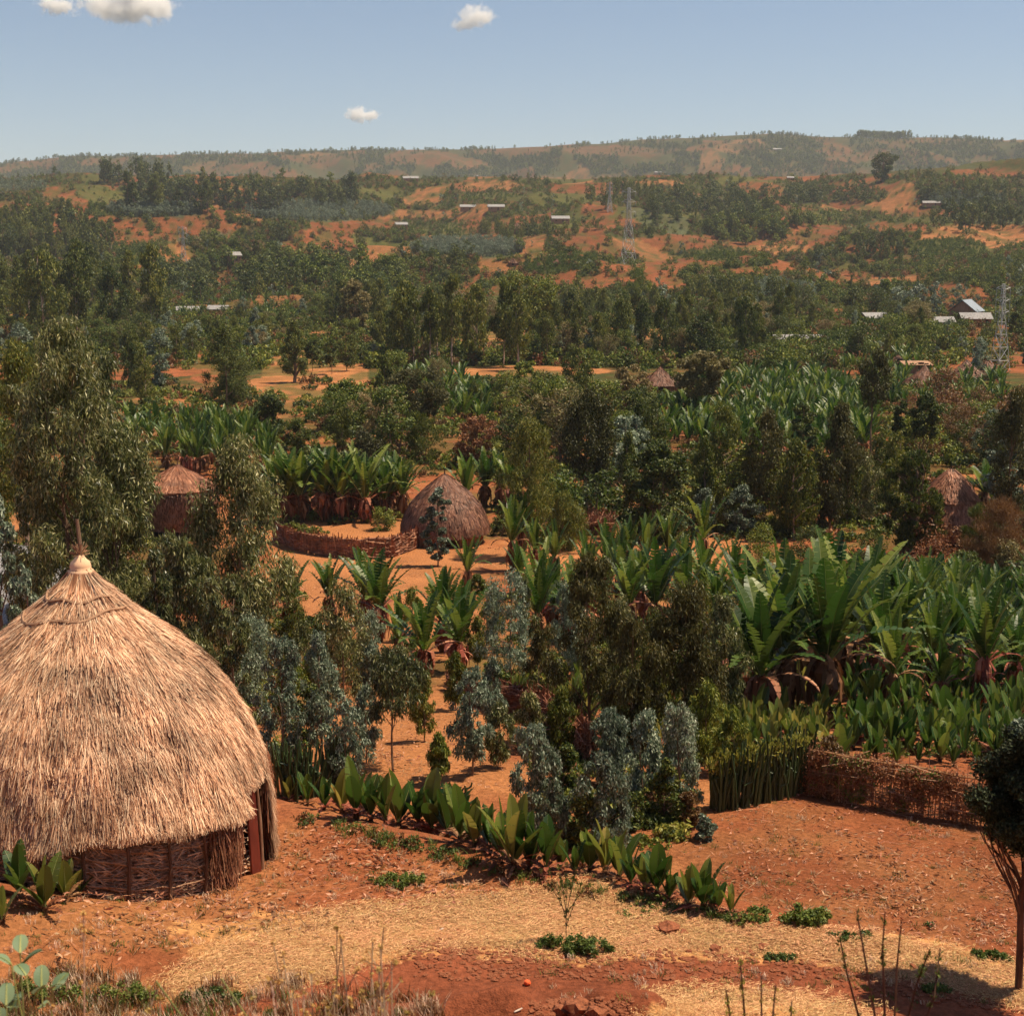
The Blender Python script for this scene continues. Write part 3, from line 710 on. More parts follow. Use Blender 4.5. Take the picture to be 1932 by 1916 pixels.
def low(kind, H, Rr, cb, shape, n, L, W, lm, bm, mode='rand', nclump=12, cr=.4):
    return tree_joined(kind, *make_tree(kind, H, Rr, cb, shape, n, L, W, lm, bm, mode=mode, nclump=nclump, cr=cr, limb=False))
LOWK = dict(euc=0, eucb=1, eucd=2, cedar=3, round=4, rdark=5, pale=6, umb=4, bush=7, bushd=8, bushb=9, bluem=10)
LOWH = [16, 12, 14, 11, 9, 9, 9, 2.8, 2.8, 2.4, 6]
lowm = [low('distant_tree', 16, 2.7, .32, 'euc', 420, 1.1, .5, M['euc'], M['bark'], 'droop'), low('distant_tree', 12, 3.1, .14, 'euc', 460, 1.0, .5, M['euc'], M['bark'], 'droop'),
        low('distant_tree', 14, 3.0, .12, 'euc', 460, 1.0, .55, M['dark'], M['bark'], 'droop'), low('distant_tree', 11, 2.7, .1, 'cone', 460, .9, .5, M['dark'], M['bark']),
        low('distant_tree', 9, 4.0, .2, 'round', 480, .9, .6, M['mid'], M['bark'], nclump=16, cr=.33), low('distant_tree', 9, 4.2, .14, 'round', 480, .9, .6, M['dark'], M['bark'], nclump=16, cr=.33),
        low('distant_tree', 9, 4.2, .26, 'umb', 480, .8, .5, M['pale'], M['bark'], nclump=16, cr=.3), low('distant_bush', 2.8, 1.9, 0, 'bush', 200, .5, .3, M['mid'], M['bark']),
        low('distant_bush', 2.8, 1.9, 0, 'bush', 200, .5, .3, M['dark'], M['bark']), low('distant_bush', 2.4, 1.9, 0, 'bush', 200, .5, .3, M['brown'], M['bark']),
        low('distant_sapling', 6, 1.5, .08, 'col', 220, .6, .35, M['blue'], M['bark'])]

cand.sort(key=lambda c: -c[0])
NT = 255
for c in cand[:NT]:
    _, key, x_, y_, H, wd, px_, py_ = c
    rg = region(px_, py_); nm, ct = KN[key]
    lb_ = '%s %s %s' % (nm, DESC[key], rg)
    if len(lb_.split()) > 16: lb_ = '%s %s' % (nm, rg)
    put_tree(key, x_, y_, H, lb_, ct, '%ss %s' % (nm, rg), wide=wd)
rest = cand[NT:]
MIDT = [c for c in rest if c[3] < 480]; FART = [c for c in rest if c[3] >= 480]
def dump(name, lst, label, hi):
    pts = [(c[2], c[3], float(hq(c[2], c[3])) - .1) for c in lst]
    if hi:
        keys = list(P.keys()); meshes = [tree_joined('grove_tree', *P[k][0][1]) for k in keys]; hh = dict(euc=16, eucb=12, eucd=14, cedar=11, round=9, rdark=9, pale=9, umb=9, bush=2.8, bushd=2.8, bushb=2.4, bluem=6)
        ids = [keys.index(c[1]) for c in lst]; s = [c[4] / hh[c[1]] for c in lst]
    else:
        meshes = lowm; ids = [LOWK[c[1]] for c in lst]; s = [c[4] / LOWH[LOWK[c[1]]] for c in lst]
    s = np.array(s); wd = np.array([c[5] for c in lst])
    gn_stuff(name, pts, np.stack([s * wd, s * wd, s], 1), rng.random(len(lst)) * 6.28, ids, meshes, label, 'trees')
dump('valley_woods', MIDT, 'woods and scrub covering the slopes beyond the tree belt', True)
dump('hillside_woods', FART, 'woods, hedges and scattered trees over the middle hills', False)

# far ridge
n = 42000
px = rng.uniform(-150, 2080, n); py = rng.uniform(236, 352, n)
x, y, z, d = hit(px, py, 1800.)
ok = np.isfinite(x) & (y > 2300) & (y < 3720); x, y, z = x[ok], y[ok], z[ok]
_, vg, _ = cover(x, y, z); k = rng.random(len(x)) < np.maximum(vg, .06) * .95 * sstep(.32, .52, fbm(x / 60., y / 110., 88, 3)); x, y, z = x[k][:10500], y[k][:10500], z[k][:10500]
cx_ = rng.uniform(-1500, 1500, 900); cy2 = rng.uniform(3400, 3560, 900)
k = vnoise(cx_ / 45., cy2 * 0, 33) > .38; cx_, cy2 = cx_[k], cy2[k]
cx_ = np.concatenate([cx_, np.linspace(790, 905, 70) + rng.normal(size=70) * 2]); cy2 = np.concatenate([cy2, rng.uniform(3470, 3500, 70)])
x = np.concatenate([x, cx_]); y = np.concatenate([y, cy2]); z = np.concatenate([z, hq(cx_, cy2)])
ids = rng.choice([0, 1, 2, 4, 5, 5, 4, 2], len(x)); hs_ = np.array([LOWH[i] for i in ids]); s = rng.uniform(3.5, 9, len(x)) / hs_; s[-70:] = rng.uniform(13, 17, 70) / hs_[-70:]
gn_stuff('ridge_woods', np.stack([x, y, z - .3], 1), np.stack([s * 1.2, s * 1.2, s], 1), rng.random(len(x)) * 6.28, ids, lowm, 'tiny trees and scrub covering the far blue ridge', 'trees')

# plantations of young bluegum and crops on the hills (low even rows)
pts = []; ids = []; sc_ = []
for (cx, cyy, rx, ry, k, v) in PATCH:
    if k not in 'bc' or cyy > 700: continue
    nn = int(rx * ry * (.42 if k == 'b' else .30))
    a = rng.random(nn) * 6.28; r_ = np.sqrt(rng.random(nn)); qx = cx + rx * r_ * np.cos(a); qy = cyy + ry * r_ * np.sin(a)
    x, y, z, d = hit(qx, qy); okk = np.isfinite(x) & (y < 1800)
    for i in np.nonzero(okk)[0]:
        pts.append((x[i], y[i], z[i] - .1))
        if k == 'b': ids.append(0); sc_.append(rng.uniform(.5, .85) * (1 if y[i] > 700 else .6))
        else: ids.append(1); sc_.append(rng.uniform(.4, .8))
gn_stuff('hill_plantations', pts, np.array(sc_), rng.random(len(pts)) * 6.28, ids, [lowm[10], low('distant_crop', 2.6, 1.6, 0, 'bush', 120, .6, .3, M['weed'], M['bark'], 'up')], 'blue green sapling plantations and green crop plots on the hills', 'plantation')
# ------------------------------------------------------------------ ensets (false bananas)
def enset_leaf(mb, base, az, lean, arch, Ln, Wd, torn=.0, n=12, pet=.12, vfold=.35, twist=0.):
    t = np.linspace(0, 1, n + 1)
    th = lean + arch * t ** 1.6
    ds = Ln / n
    rr = np.concatenate([[0], np.cumsum(np.sin(th[:-1]) * ds)]); zz = np.concatenate([[0], np.cumsum(np.cos(th[:-1]) * ds)])
    ca, sa = math.cos(az), math.sin(az)
    C = np.array(base) + np.stack([rr * ca, rr * sa, zz], 1)
    Tn = np.stack([np.sin(th) * ca, np.sin(th) * sa, np.cos(th)], 1)
    S = np.array([-sa, ca, 0.]); U = np.cross(S, Tn) * -1
    q = np.clip((t - pet) / (1 - pet), 0, 1)
    wd = np.where(t < pet, .05, .05 + np.sin(PI * np.clip(q * .93 + .02, 0, 1) ** .72) ** .75) * Wd * .5
    wd[-1] = .01 * Wd
    for sgn in (-1, 1):
        Sd = sgn * S
        Q = []
        for i in range(n):
            a0, a1 = wd[i], wd[i + 1]
            if torn > 0 and t[i] > pet:
                sh = torn * rng.random(); g = .22 * torn * ds; dr = torn * rng.uniform(-.1, .5) * a0
                a0 *= 1 - .25 * sh; a1 *= 1 - .35 * sh
            else: g = 0; dr = 0
            fold = vfold * .5 * (a0 + a1)
            e0 = C[i] + Sd * a0 + U[i] * a0 * vfold + Tn[i] * (g + a0 * .25); e1 = C[i + 1] + Sd * a1 + U[i + 1] * a1 * vfold + Tn[i] * (-g + a1 * .25)
            e0[2] -= dr; e1[2] -= dr
            Q.append([C[i], C[i + 1], e1, e0] if sgn > 0 else [C[i + 1], C[i], e0, e1])
        if torn > 0:
            E = np.array([[q_[3], q_[2]] if sgn > 0 else [q_[2], q_[3]] for q_ in Q]).reshape(-1, 3)
            mb.add(np.concatenate([C, E]), [(i, i + 1, n + 2 + 2 * i, n + 1 + 2 * i) for i in range(n)], 0)
        else:
            Q = np.array(Q)
            a = C; b = np.array([Q[i][3] if sgn > 0 else Q[i][2] for i in range(n)] + [C[-1]])
            v = np.concatenate([a, b]); f = [(i, i + 1, n + 1 + i + 1, n + 1 + i) for i in range(n)]
            mb.add(v, f, 0)
    rw = np.interp(t, [0, .3, 1], [.055, .035, .008]) * max(Wd, .25) * 1.1
    up = U * .006
    v = np.concatenate([C + S * rw[:, None] * .5 + up, C - S * rw[:, None] * .5 + up, C - U * rw[:, None] * .8])
    f = [(i, i + 1, n + 2 + i, n + 1 + i) for i in range(n)] + [(n + 1 + i, n + 2 + i, 2 * n + 3 + i, 2 * n + 2 + i) for i in range(n)] + [(2 * n + 2 + i, 2 * n + 3 + i, i + 1, i) for i in range(n)]
    mb.add(v, f, 1)

def make_enset(H, kind):
    cr = MB(); st = MB(); dr = MB()
    if kind == 'tall':
        hs = H * rng.uniform(.27, .38); nl = rng.integers(10, 15)
        st.tube([(0, 0, -.2), (0, 0, hs * .3), (.02, 0, hs * .7), (.03, .02, hs * 1.05)], [.17, .17, .12, .07], 8)
        for i in range(nl):
            f = i / nl
            enset_leaf(cr, (.03, .02, hs * (.86 + .14 * (1 - f))), i * 2.4 + rng.uniform(-.3, .3), .04 + .40 * f + rng.uniform(-.08, .1), rng.uniform(.05, .45) + .65 * f * rng.random(), (H - hs) * rng.uniform(.72, 1.15), H * rng.uniform(.085, .13), torn=rng.choice([.3, .5, .75, 1.]), n=22)
        for i in range(rng.integers(1, 4)): enset_leaf(cr, (.03, .02, hs * .9), rng.random() * 6.28, .5, rng.uniform(1.3, 2.0), (H - hs) * .8, H * .09, torn=.9, n=18)
        for i in range(rng.integers(2, 5)): enset_leaf(dr, (.03, .02, hs * .9), rng.random() * 6.28, .9, rng.uniform(1.6, 2.1), (H - hs) * .55, H * .045, torn=.5, n=8)
        for i in range(60):
            az = rng.random() * 6.28; z0 = hs * rng.uniform(.7, 1.15); L_ = rng.uniform(.3, .95) * z0
            r0 = .10; out = rng.uniform(.03, .38)
            pts = np.array([[r0, 0, z0], [r0 + out * .7, 0, z0 - L_ * .15], [r0 + out, 0, z0 - L_ * .55], [r0 + out * .8, 0, z0 - L_]])
            wv = np.array([.02, .05, .07, .02]) * rng.uniform(.6, 1.8); c, s = math.cos(az), math.sin(az)
            Pp = np.stack([pts[:, 0] * c, pts[:, 0] * s, pts[:, 2]], 1); Sx = np.array([-s, c, 0]); j = rng.normal(size=(4, 3)) * .04
            Lf = Pp + Sx * wv[:, None] + j; Rt = Pp - Sx * wv[:, None] + j
            dr.add(np.concatenate([Lf, Rt]), [(k, k + 1, 5 + k, 4 + k) for k in range(3)])
    elif kind == 'mid':
        hs = H * .18; nl = rng.integers(7, 10)
        st.tube([(0, 0, -.1), (0, 0, hs)], [.12, .08], 6)
        for i in range(nl):
            f = i / nl
            enset_leaf(cr, (0, 0, hs * .8), i * 2.4 + rng.uniform(-.3, .3), .08 + .6 * f, rng.uniform(.2, .8), (H - hs * .8) * rng.uniform(.85, 1.15), H * rng.uniform(.13, .18), torn=rng.uniform(0, .7), n=9)
        for i in range(6): enset_leaf(dr, (0, 0, hs * .8), rng.random() * 6.28, 1.1, 1.5, H * .4, H * .06, torn=.5, n=4)
    else:
        hs = H * .12; nl = rng.integers(4, 7)
        st.tube([(0, 0, -.08), (0, 0, hs)], [.06, .035], 6)
        for i in range(nl):
            f = i / nl
            enset_leaf(cr, (0, 0, hs * .5), i * 2.4 + rng.uniform(-.4, .4), .04 + .55 * f, rng.uniform(.0, .45), H * rng.uniform(.7, 1.05) * (1 - .15 * f), H * rng.uniform(.19, .29), torn=0 if rng.random() < .7 else .3, n=9, pet=.16, vfold=.3)
        for i in range(7): enset_leaf(dr, (0, 0, hs * .5), rng.random() * 6.28, .7 + rng.random() * .7, .9, H * rng.uniform(.25, .6), H * .12, torn=.7, n=6)
    return st.mesh('enset_stem', M['stem']), cr.mesh('enset_leaves', [M['enset'], M['rib']]), dr.mesh('enset_dry_leaves', [M['dryens'], M['dryens']])
EP = {k: [make_enset(h, k) for _ in range(n)] for k, h, n in (('tall', 5., 6), ('mid', 3., 5), ('young', 1., 8))}
EH = dict(tall=5., mid=3., young=1.)
M['ensety'] = leaf_mat('yellowing_enset_leaf', [(.04, .075, .010), (.12, .155, .024), (.32, .27, .06)], trans=.42, rough=.4, spec=.45)
def recolor(tr):
    st, cr, dr = tr; c2 = cr.copy(); c2.materials[0] = M['ensety']; return (st, c2, dr)
EP['yellow'] = [recolor(t) for t in EP['young'][:4]]; EH['yellow'] = 1.
def put_enset(kind, x, y, H, label, group, idx=None, rz=None, wide=1.):
    L_ = EP[kind]; st, cr, dr = L_[rng.integers(len(L_)) if idx is None else idx % len(L_)]; s = H / EH[kind]
    o = empty('enset_plant', (x, y, float(hq(x, y))), rng.random() * 6.28 if rz is None else rz, (s * wide, s * wide, s))
    obj('stem', st, o); obj('leaves', cr, o); obj('dry_leaves', dr, o)
    tag(o, label, 'enset', group); return o
NE = 0
def hero_enset(bx, by, ty, kind, label, group, wide=1., idx=None):
    global NE
    x, y, z = hit1(bx, by); H = max(.4, height_for(x, y, z, ty)) * (.88 if kind in ('young', 'yellow') else 1); NE += 1
    return put_enset(kind, x, y, H, label, group, wide=wide * (1.3 if kind == 'tall' else 1), idx=idx)

G1 = 'tall ensets on the right above the brush fence'
TALL = [(1432, 1362, 1075, 'tall enset with a black trunk at the left end of the right hand grove'), (1478, 1345, 1050, 'tall enset second from the left in the right hand grove'),
 (1552, 1352, 1035, 'tall enset with a wide red brown skirt of dead leaves in the grove front'), (1520, 1300, 1040, 'tall upright enset behind the skirted one in the grove'),
 (1600, 1290, 1020, 'tall enset whose torn leaves arch to the right in the grove'), (1657, 1312, 1085, 'lone V shaped enset just right of the tall grove'),
 (1398, 1310, 1090, 'enset half hidden by the dark eucalyptus at the grove edge'), (1775, 1335, 1195, 'bright green enset between the lone V shaped one and the right frame edge'),
 (1850, 1325, 1190, 'enset with red dead leaves right of the bright green one'), (1915, 1310, 1150, 'tall enset at the right frame edge above the black tree'), (1725, 1290, 1170, 'slim enset behind the bright green one'),
 (1560, 1250, 1000, 'tall enset at the back middle of the right grove'), (1640, 1210, 1010, 'enset at the back right of the grove with long arching leaves'), (1470, 1240, 1015, 'tall enset at the back left of the right grove'),
 (1410, 1230, 1030, 'tall enset behind the dark eucalyptus sapling'), (1700, 1180, 1050, 'enset at the far right back of the tall grove')]
for i, (a, b, c, l) in enumerate(TALL): hero_enset(a, b, c, 'tall', l, G1, wide=1.0, idx=i)
G2 = 'ensets standing between the hut and the fenced yard'
for a, b, c, l in [(548, 1178, 1050, 'enset with three upright leaves left of the row by the woven fence'), (622, 1168, 1050, 'enset with a single torn upright leaf below the woven fence'), (716, 1210, 1040, 'large enset arching right below the woven fence'),
 (690, 1180, 1030, 'enset with a tall narrow leaf behind the large arching one'), (800, 1280, 1100, 'V shaped enset with a bare dark stem on tan ground'), (866, 1268, 1085, 'enset with fan of leaves right of the V shaped one'),
 (835, 1230, 1070, 'enset behind the pair on tan ground'), (1045, 1190, 1050, 'enset behind the round bluegum sapling'), (1085, 1200, 1040, 'enset just left of the fine dark eucalyptus'),
 (1185, 1200, 1040, 'enset just right of the fine dark eucalyptus'), (1235, 1195, 1005, 'enset with a long leaf arching up right in the middle'), (1290, 1190, 1030, 'enset with a pale bent leaf in the middle'),
 (1325, 1150, 1000, 'enset with a dark arching leaf before the tan yard'), (1350, 1200, 1060, 'enset left of the tall right grove'), (1150, 1130, 1030, 'small enset behind the fine dark eucalyptus')]:
    hero_enset(a, b, c, 'tall', l, G2)
G3 = 'dark ensets behind the woven fence'
for i in range(24):
    a = 522 + i * 10.6 + rng.uniform(-6, 6); b = 976 + rng.uniform(-26, 12); hero_enset(a, b, 846 + rng.uniform(-16, 22), 'tall', 'dark enset with brown dead leaves in the clump behind the woven fence', G3)
for i, a in enumerate((880, 915, 945, 965, 760, 735)):
    hero_enset(a, 958 + rng.uniform(-8, 8), 852 + rng.uniform(-8, 12), 'tall', 'enset showing above and beside the roof of the hut with the fenced yard', 'ensets behind the hut with the fenced yard')
for a, b, c in ((1085, 978, 925), (1105, 970, 915), (1130, 976, 925), (1145, 962, 910), (1065, 965, 915)):
    hero_enset(a, b, c, 'mid', 'yellowish enset above the brushwood heap', 'yellowish ensets above the brushwood heap')
hero_enset(1858, 968, 868, 'tall', 'enset with a pale hanging leaf right of the half hidden hut', None, wide=1.3)
hero_enset(1895, 955, 880, 'tall', 'enset at the frame edge behind the brown feathery bush', None)
# the row of young ensets along the terrace edge
ROW = [(545, 1512, 1445), (580, 1520, 1440), (612, 1528, 1455), (645, 1535, 1430), (672, 1545, 1400), (700, 1548, 1440), (728, 1556, 1428), (752, 1562, 1432), (790, 1560, 1455), (815, 1572, 1440), (845, 1578, 1460), (868, 1590, 1450),
 (895, 1600, 1480), (925, 1605, 1500), (950, 1628, 1490), (968, 1640, 1480), (1000, 1640, 1520), (1030, 1645, 1520), (1058, 1640, 1560), (1085, 1650, 1570), (1112, 1648, 1530), (1140, 1652, 1530), (1168, 1660, 1540), (1190, 1672, 1580),
 (1215, 1680, 1600), (1240, 1690, 1570), (1262, 1700, 1610), (1300, 1712, 1620), (1325, 1715, 1600), (1352, 1722, 1640), (1378, 1726, 1655)]
EXT = ['pale broken leaf', 'spread leaves', 'upright leaves', 'broad leaves', 'slim leaves']
WRD = 'first second third fourth fifth sixth seventh eighth ninth tenth eleventh twelfth thirteenth fourteenth fifteenth'.split()
for i, (a, b, c) in enumerate(ROW):
    k = i if i < 15 else len(ROW) - 1 - i
    hero_enset(a, b, c + 2, 'young' if i % 3 else 'yellow', ('young enset, %s from the thatched hut in the terrace row' % WRD[k]) if i < 15 else ('young enset, %s from the right end of the terrace row' % WRD[min(k, 14)]) if k < 15 else 'young enset in the exact middle of the terrace row', 'young ensets in a row along the terrace edge', wide=rng.uniform(.9, 1.15))
for a, b, c in ((560, 1500, 1460), (690, 1532, 1450), (835, 1560, 1480), (940, 1610, 1540), (1100, 1635, 1580), (1205, 1665, 1615), (1340, 1712, 1670)):
    hero_enset(a, b, c, 'young', 'small enset behind the front plants of the terrace row', 'small ensets behind the terrace row', wide=1.2)
for a, b, c, l in ((38, 1690, 1580, 'front left'), (85, 1720, 1600, 'front middle'), (125, 1700, 1610, 'front right'), (15, 1660, 1570, 'back left'), (65, 1668, 1590, 'back middle'), (108, 1662, 1598, 'back right'), (150, 1690, 1625, 'rightmost and smallest'), (5, 1740, 1660, 'cut by the frame')):
    hero_enset(a, b, c, 'yellow' if c > 1595 else 'young', 'enset with dead leaves in the patch before the hut wall, %s one' % l, 'ensets in the patch before the hut wall', wide=1.25)

ecand = []
def escat(poly, n, kind, hr, sep, label):
    xs = [p[0] for p in poly]; yy = [p[1] for p in poly]
    px = rng.uniform(min(xs), max(xs), n * 5); py = rng.uniform(min(yy), max(yy), n * 5)
    k = inpoly(px, py, poly); px = px[k]; py = py[k]; x, y, z, d = hit(px, py); got = []
    for i in range(len(px)):
        if len(got) >= n: break
        if not np.isfinite(x[i]): continue
        if got and (np.hypot(np.array(got)[:, 0] - x[i], np.array(got)[:, 1] - y[i]) < sep).any(): continue
        got.append((x[i], y[i])); H = rng.uniform(*hr)
        ecand.append((H * FP / d[i], kind, x[i], y[i], H, label))
escat(B(1575, 1335, 1985, 1445), 105, 'young', (.6, 1.4), .5, 'young enset in the dense low plot behind the brush fence')
escat(B(1600, 1280, 1985, 1335), 80, 'young', (.8, 1.5), .6, 'young enset at the foot of the tall right grove')
escat([(930, 1060), (1380, 1040), (1390, 1230), (1000, 1240)], 22, 'tall', (3.2, 4.8), 1.6, 'enset among the trees left of the tall right grove')
escat(B(560, 1120, 900, 1260), 5, 'tall', (2.6, 3.8), 1.8, 'enset between the woven fence and the sapling belt')
escat(B(1680, 1150, 1985, 1340), 16, 'tall', (2.8, 4.4), 1.6, 'tall enset standing up out of the wide green plot')
escat(B(1670, 1105, 1985, 1270), 190, 'mid', (.9, 2.4), .75, 'young enset in the wide green plot behind the right grove')
escat([(950, 1300), (1100, 1290), (1360, 1330), (1380, 1400), (1150, 1420), (1000, 1360)], 120, 'yellow', (.6, 1.1), .5, 'yellowing young enset in the plot behind the thatched hedge')
escat(B(1380, 1290, 1570, 1375), 22, 'yellow', (.8, 1.4), .6, 'young enset shaded under the tall right grove')
escat(B(1335, 1370, 1560, 1425), 46, 'yellow', (.7, 1.1), .4, 'yellowing young enset just behind the euphorbia fence')
escat([(755, 720), (850, 700), (940, 760), (930, 810), (800, 800)], 70, 'mid', (2.5, 4), 1.6, 'enset in the plot right of the dome shaped tree')
escat([(1200, 790), (1300, 765), (1320, 720), (1500, 715), (1660, 745), (1650, 850), (1500, 880), (1260, 840)], 330, 'mid', (2.2, 4), 1.3, 'enset in the big plot below the small round hut')
escat(B(1640, 715, 1890, 775), 100, 'mid', (2, 3.2), 1.5, 'enset among the round huts at the right')
escat([(300, 850), (380, 830), (500, 850), (520, 920), (420, 910), (310, 900)], 46, 'tall', (3.4, 5), 1.6, 'bright enset in the plot behind the two tier hut')
escat(B(-40, 860, 70, 905), 14, 'mid', (2.5, 3.5), 1.5, 'enset behind the corrugated roof at the left edge')
escat(B(330, 560, 560, 605), 60, 'mid', (2.5, 4), 2, 'enset beside the tin roofs on the left')
escat([(1480, 660), (1620, 640), (1760, 690), (1640, 720)], 90, 'mid', (2, 3.5), 1.6, 'enset near the shed roof at the right')
escat(B(240, 810, 320, 860), 10, 'mid', (2.5, 4), 1.5, 'enset behind the huge leaning eucalyptus')
ecand.sort(key=lambda c: -c[0])
ne = 290 - NE
for c in ecand[:ne]: put_enset(c[1], c[2], c[3], c[4], c[5], 'ensets ' + c[5].split('enset ')[1])
lst = ecand[ne:]
def enset_joined(k):
    mb = MB(); mats = []
    for me in EP[k][0] if isinstance(k, str) else k:
        n = len(me.vertices); v = np.zeros(n * 3); me.vertices.foreach_get('co', v); f = np.zeros(len(me.loops), int); me.loops.foreach_get('vertex_index', f)
        mi = np.zeros(len(me.polygons), int); me.polygons.foreach_get('material_index', mi)
        b = len(mats); mats += list(me.materials); v = v.reshape(-1, 3); f = f.reshape(-1, 4)
        for q in range(len(me.materials)):
            if (mi == q).any(): mb.add(v, f[mi == q], b + q)
    return mb.mesh('enset', mats)
ks = [(k, i) for k in ('tall', 'mid', 'young', 'yellow') for i in range(3)]; em = [enset_joined(EP[k][i]) for k, i in ks]
gn_stuff('enset_fields', [(c[2], c[3], float(hq(c[2], c[3]))) for c in lst], np.array([c[4] / EH[c[1]] for c in lst]), rng.random(len(lst)) * 6.28,
         [ks.index((c[1], int(rng.integers(3)))) for c in lst], em, 'distant plots planted thick with ensets', 'ensets')
# ------------------------------------------------------------------ thatch
def thatch_mat(name, cs, dark=False, grey=.0):
    m, nt, ns, L = newmat(name)
    g = N(nt, 'ShaderNodeNewGeometry'); r = ramp(nt, cs); L.new(g.outputs['Random Per Island'], r.inputs[0])
    tc = N(nt, 'ShaderNodeTexCoord'); n = N(nt, 'ShaderNodeTexNoise'); n.inputs['Scale'].default_value = 1.3; n.inputs['Detail'].default_value = 5
    L.new(tc.outputs['Object'], n.inputs[0])
    mr = N(nt, 'ShaderNodeMapRange'); mr.inputs['From Min'].default_value = .35; mr.inputs['From Max'].default_value = .65; mr.inputs['To Min'].default_value = .58; mr.inputs['To Max'].default_value = 1.22
    L.new(n.outputs[0], mr.inputs[0]); hs = N(nt, 'ShaderNodeHueSaturation'); L.new(r.outputs[0], hs.inputs['Color']); L.new(mr.outputs[0], hs.inputs['Value'])
    p = N(nt, 'ShaderNodeBsdfPrincipled', Roughness=.62); p.inputs['Specular IOR Level'].default_value = .3; L.new(hs.outputs[0], p.inputs['Base Color'])
    o = N(nt, 'ShaderNodeOutputMaterial'); L.new(p.outputs[0], o.inputs[0]); return m
M['straw'] = thatch_mat('straw_thatch', [(.24, .095, .042), (.50, .25, .135), (.74, .44, .26), (.90, .66, .44)])
M['strawb'] = thatch_mat('thatch_underlayer', [(.08, .032, .016), (.10, .042, .021)])
M['oldstraw'] = thatch_mat('weathered_thatch', [(.075, .028, .016), (.17, .070, .040), (.28, .135, .080)])
M['redstraw'] = thatch_mat('reddish_thatch', [(.15, .052, .025), (.29, .11, .055), (.42, .20, .11)])
M['goldstraw'] = thatch_mat('golden_thatch', [(.28, .13, .05), (.48, .25, .11), (.66, .40, .20)])
M['oldstrawb'] = thatch_mat('weathered_underlayer', [(.07, .038, .026), (.09, .05, .034)])
M['black'] = wood_mat('near_black', (.012, .007, .005), (.03, .017, .010), 5)  # near-black; paints unlit insides into doorways, windows and behind the brushwood
M['redwood'] = wood_mat('red_brown_plank', (.09, .016, .010), (.18, .034, .018), 8, rough=.6)
M['mud'] = wood_mat('mud_wall', (.28, .12, .07), (.42, .2, .12), 3)
M['clay'] = wood_mat('pale_clay', (.62, .38, .22), (.78, .52, .33), 7)
M['vine'] = wood_mat('vine_rope', (.22, .12, .07), (.42, .25, .15), 8)

def thatch(roof_prof, eave, ns_, w, lmin, lmax, mats, lift=.05, lump=.05, seed=0, top=.0, tier=0, holes=.16):
    pr = np.array(roof_prof, float)       # (h, r) from apex down
    seg = np.hypot(np.diff(pr[:, 0]), np.diff(pr[:, 1])); S = np.concatenate([[0], np.cumsum(seg)])
    mb = MB(); K = 96; an = np.arange(K) * 2 * PI / K; rows = 26
    V = []
    for i in range(rows):
        f = i / (rows - 1)
        se = np.interp(eave(an), pr[::-1, 0], S[::-1]); s = se * f
        h = np.interp(s, S, pr[:, 0]); r = np.interp(s, S, pr[:, 1]) - .04 + .02 * np.sin(an * 9 + i)
        V.append(np.stack([r * np.cos(an), r * np.sin(an), h], 1))
    mb.add(np.concatenate(V), [(i * K + j, i * K + (j + 1) % K, (i + 1) * K + (j + 1) % K, (i + 1) * K + j) for i in range(rows - 1) for j in range(K)], 1)
    az = rng.random(ns_) * 2 * PI; se = np.interp(eave(az), pr[::-1, 0], S[::-1])
    # density follows circumference
    q = rng.random(ns_) ** .56; s0 = se * q
    L_ = rng.uniform(lmin, lmax, ns_)
    hole = vnoise(az * 9 + seed, s0 * 2.2 + seed, 5) ; keep = (hole > holes) | (rng.random(ns_) < .35)
    az, se, s0, L_ = az[keep], se[keep], s0[keep], L_[keep]; n = len(az)
    lmp = lump * (fbm(az * 6 + seed, s0 * 1.6, 8, 3) - .45) * 2 + lump * .8 * (vnoise(az * 22, s0 * 3.5, 12) - .5)
    if tier: lmp = lmp + tier * (((s0 + .25 * vnoise(az * 3 + seed, az * 0, 4)) / .62) % 1.0 - .5)
    da = rng.normal(size=n) * .07 / np.maximum(.6, np.interp(s0, S, pr[:, 1]))
    pts = []
    base_sl = rng.uniform(0, lift, n); L_ = np.clip(L_, .08, se - s0 + rng.uniform(.0, .16, n) + .02)
    for k, f in enumerate((0, .5, 1.)):
        s = s0 + L_ * f; over = np.maximum(0, s - se - rng.uniform(0, .1, n)); s = s - over
        h = np.interp(s, S, pr[:, 0]) - over; r = np.interp(s, S, pr[:, 1]) + lmp + (base_sl * f if f > 0 else -.01) + .02 * f
        a = az + da * f
        pts.append(np.stack([r * np.cos(a), r * np.sin(a), h], 1))
    A, Bm, Cc = pts
    side = np.stack([-np.sin(az), np.cos(az), rng.normal(size=n) * .3], 1); ww = (w * rng.uniform(.6, 1.4, n) * .5)[:, None]
    V = np.stack([A - side * ww, A + side * ww, Bm + side * ww * .9, Bm - side * ww * .9, Cc + side * ww * .5, Cc - side * ww * .5], 1)
    F = np.arange(n)[:, None, None] * 6 + np.array([(0, 1, 2, 3), (3, 2, 4, 5)])[None]
    mb.add(V.reshape(-1, 3), F.reshape(-1, 4), 0)
    return mb

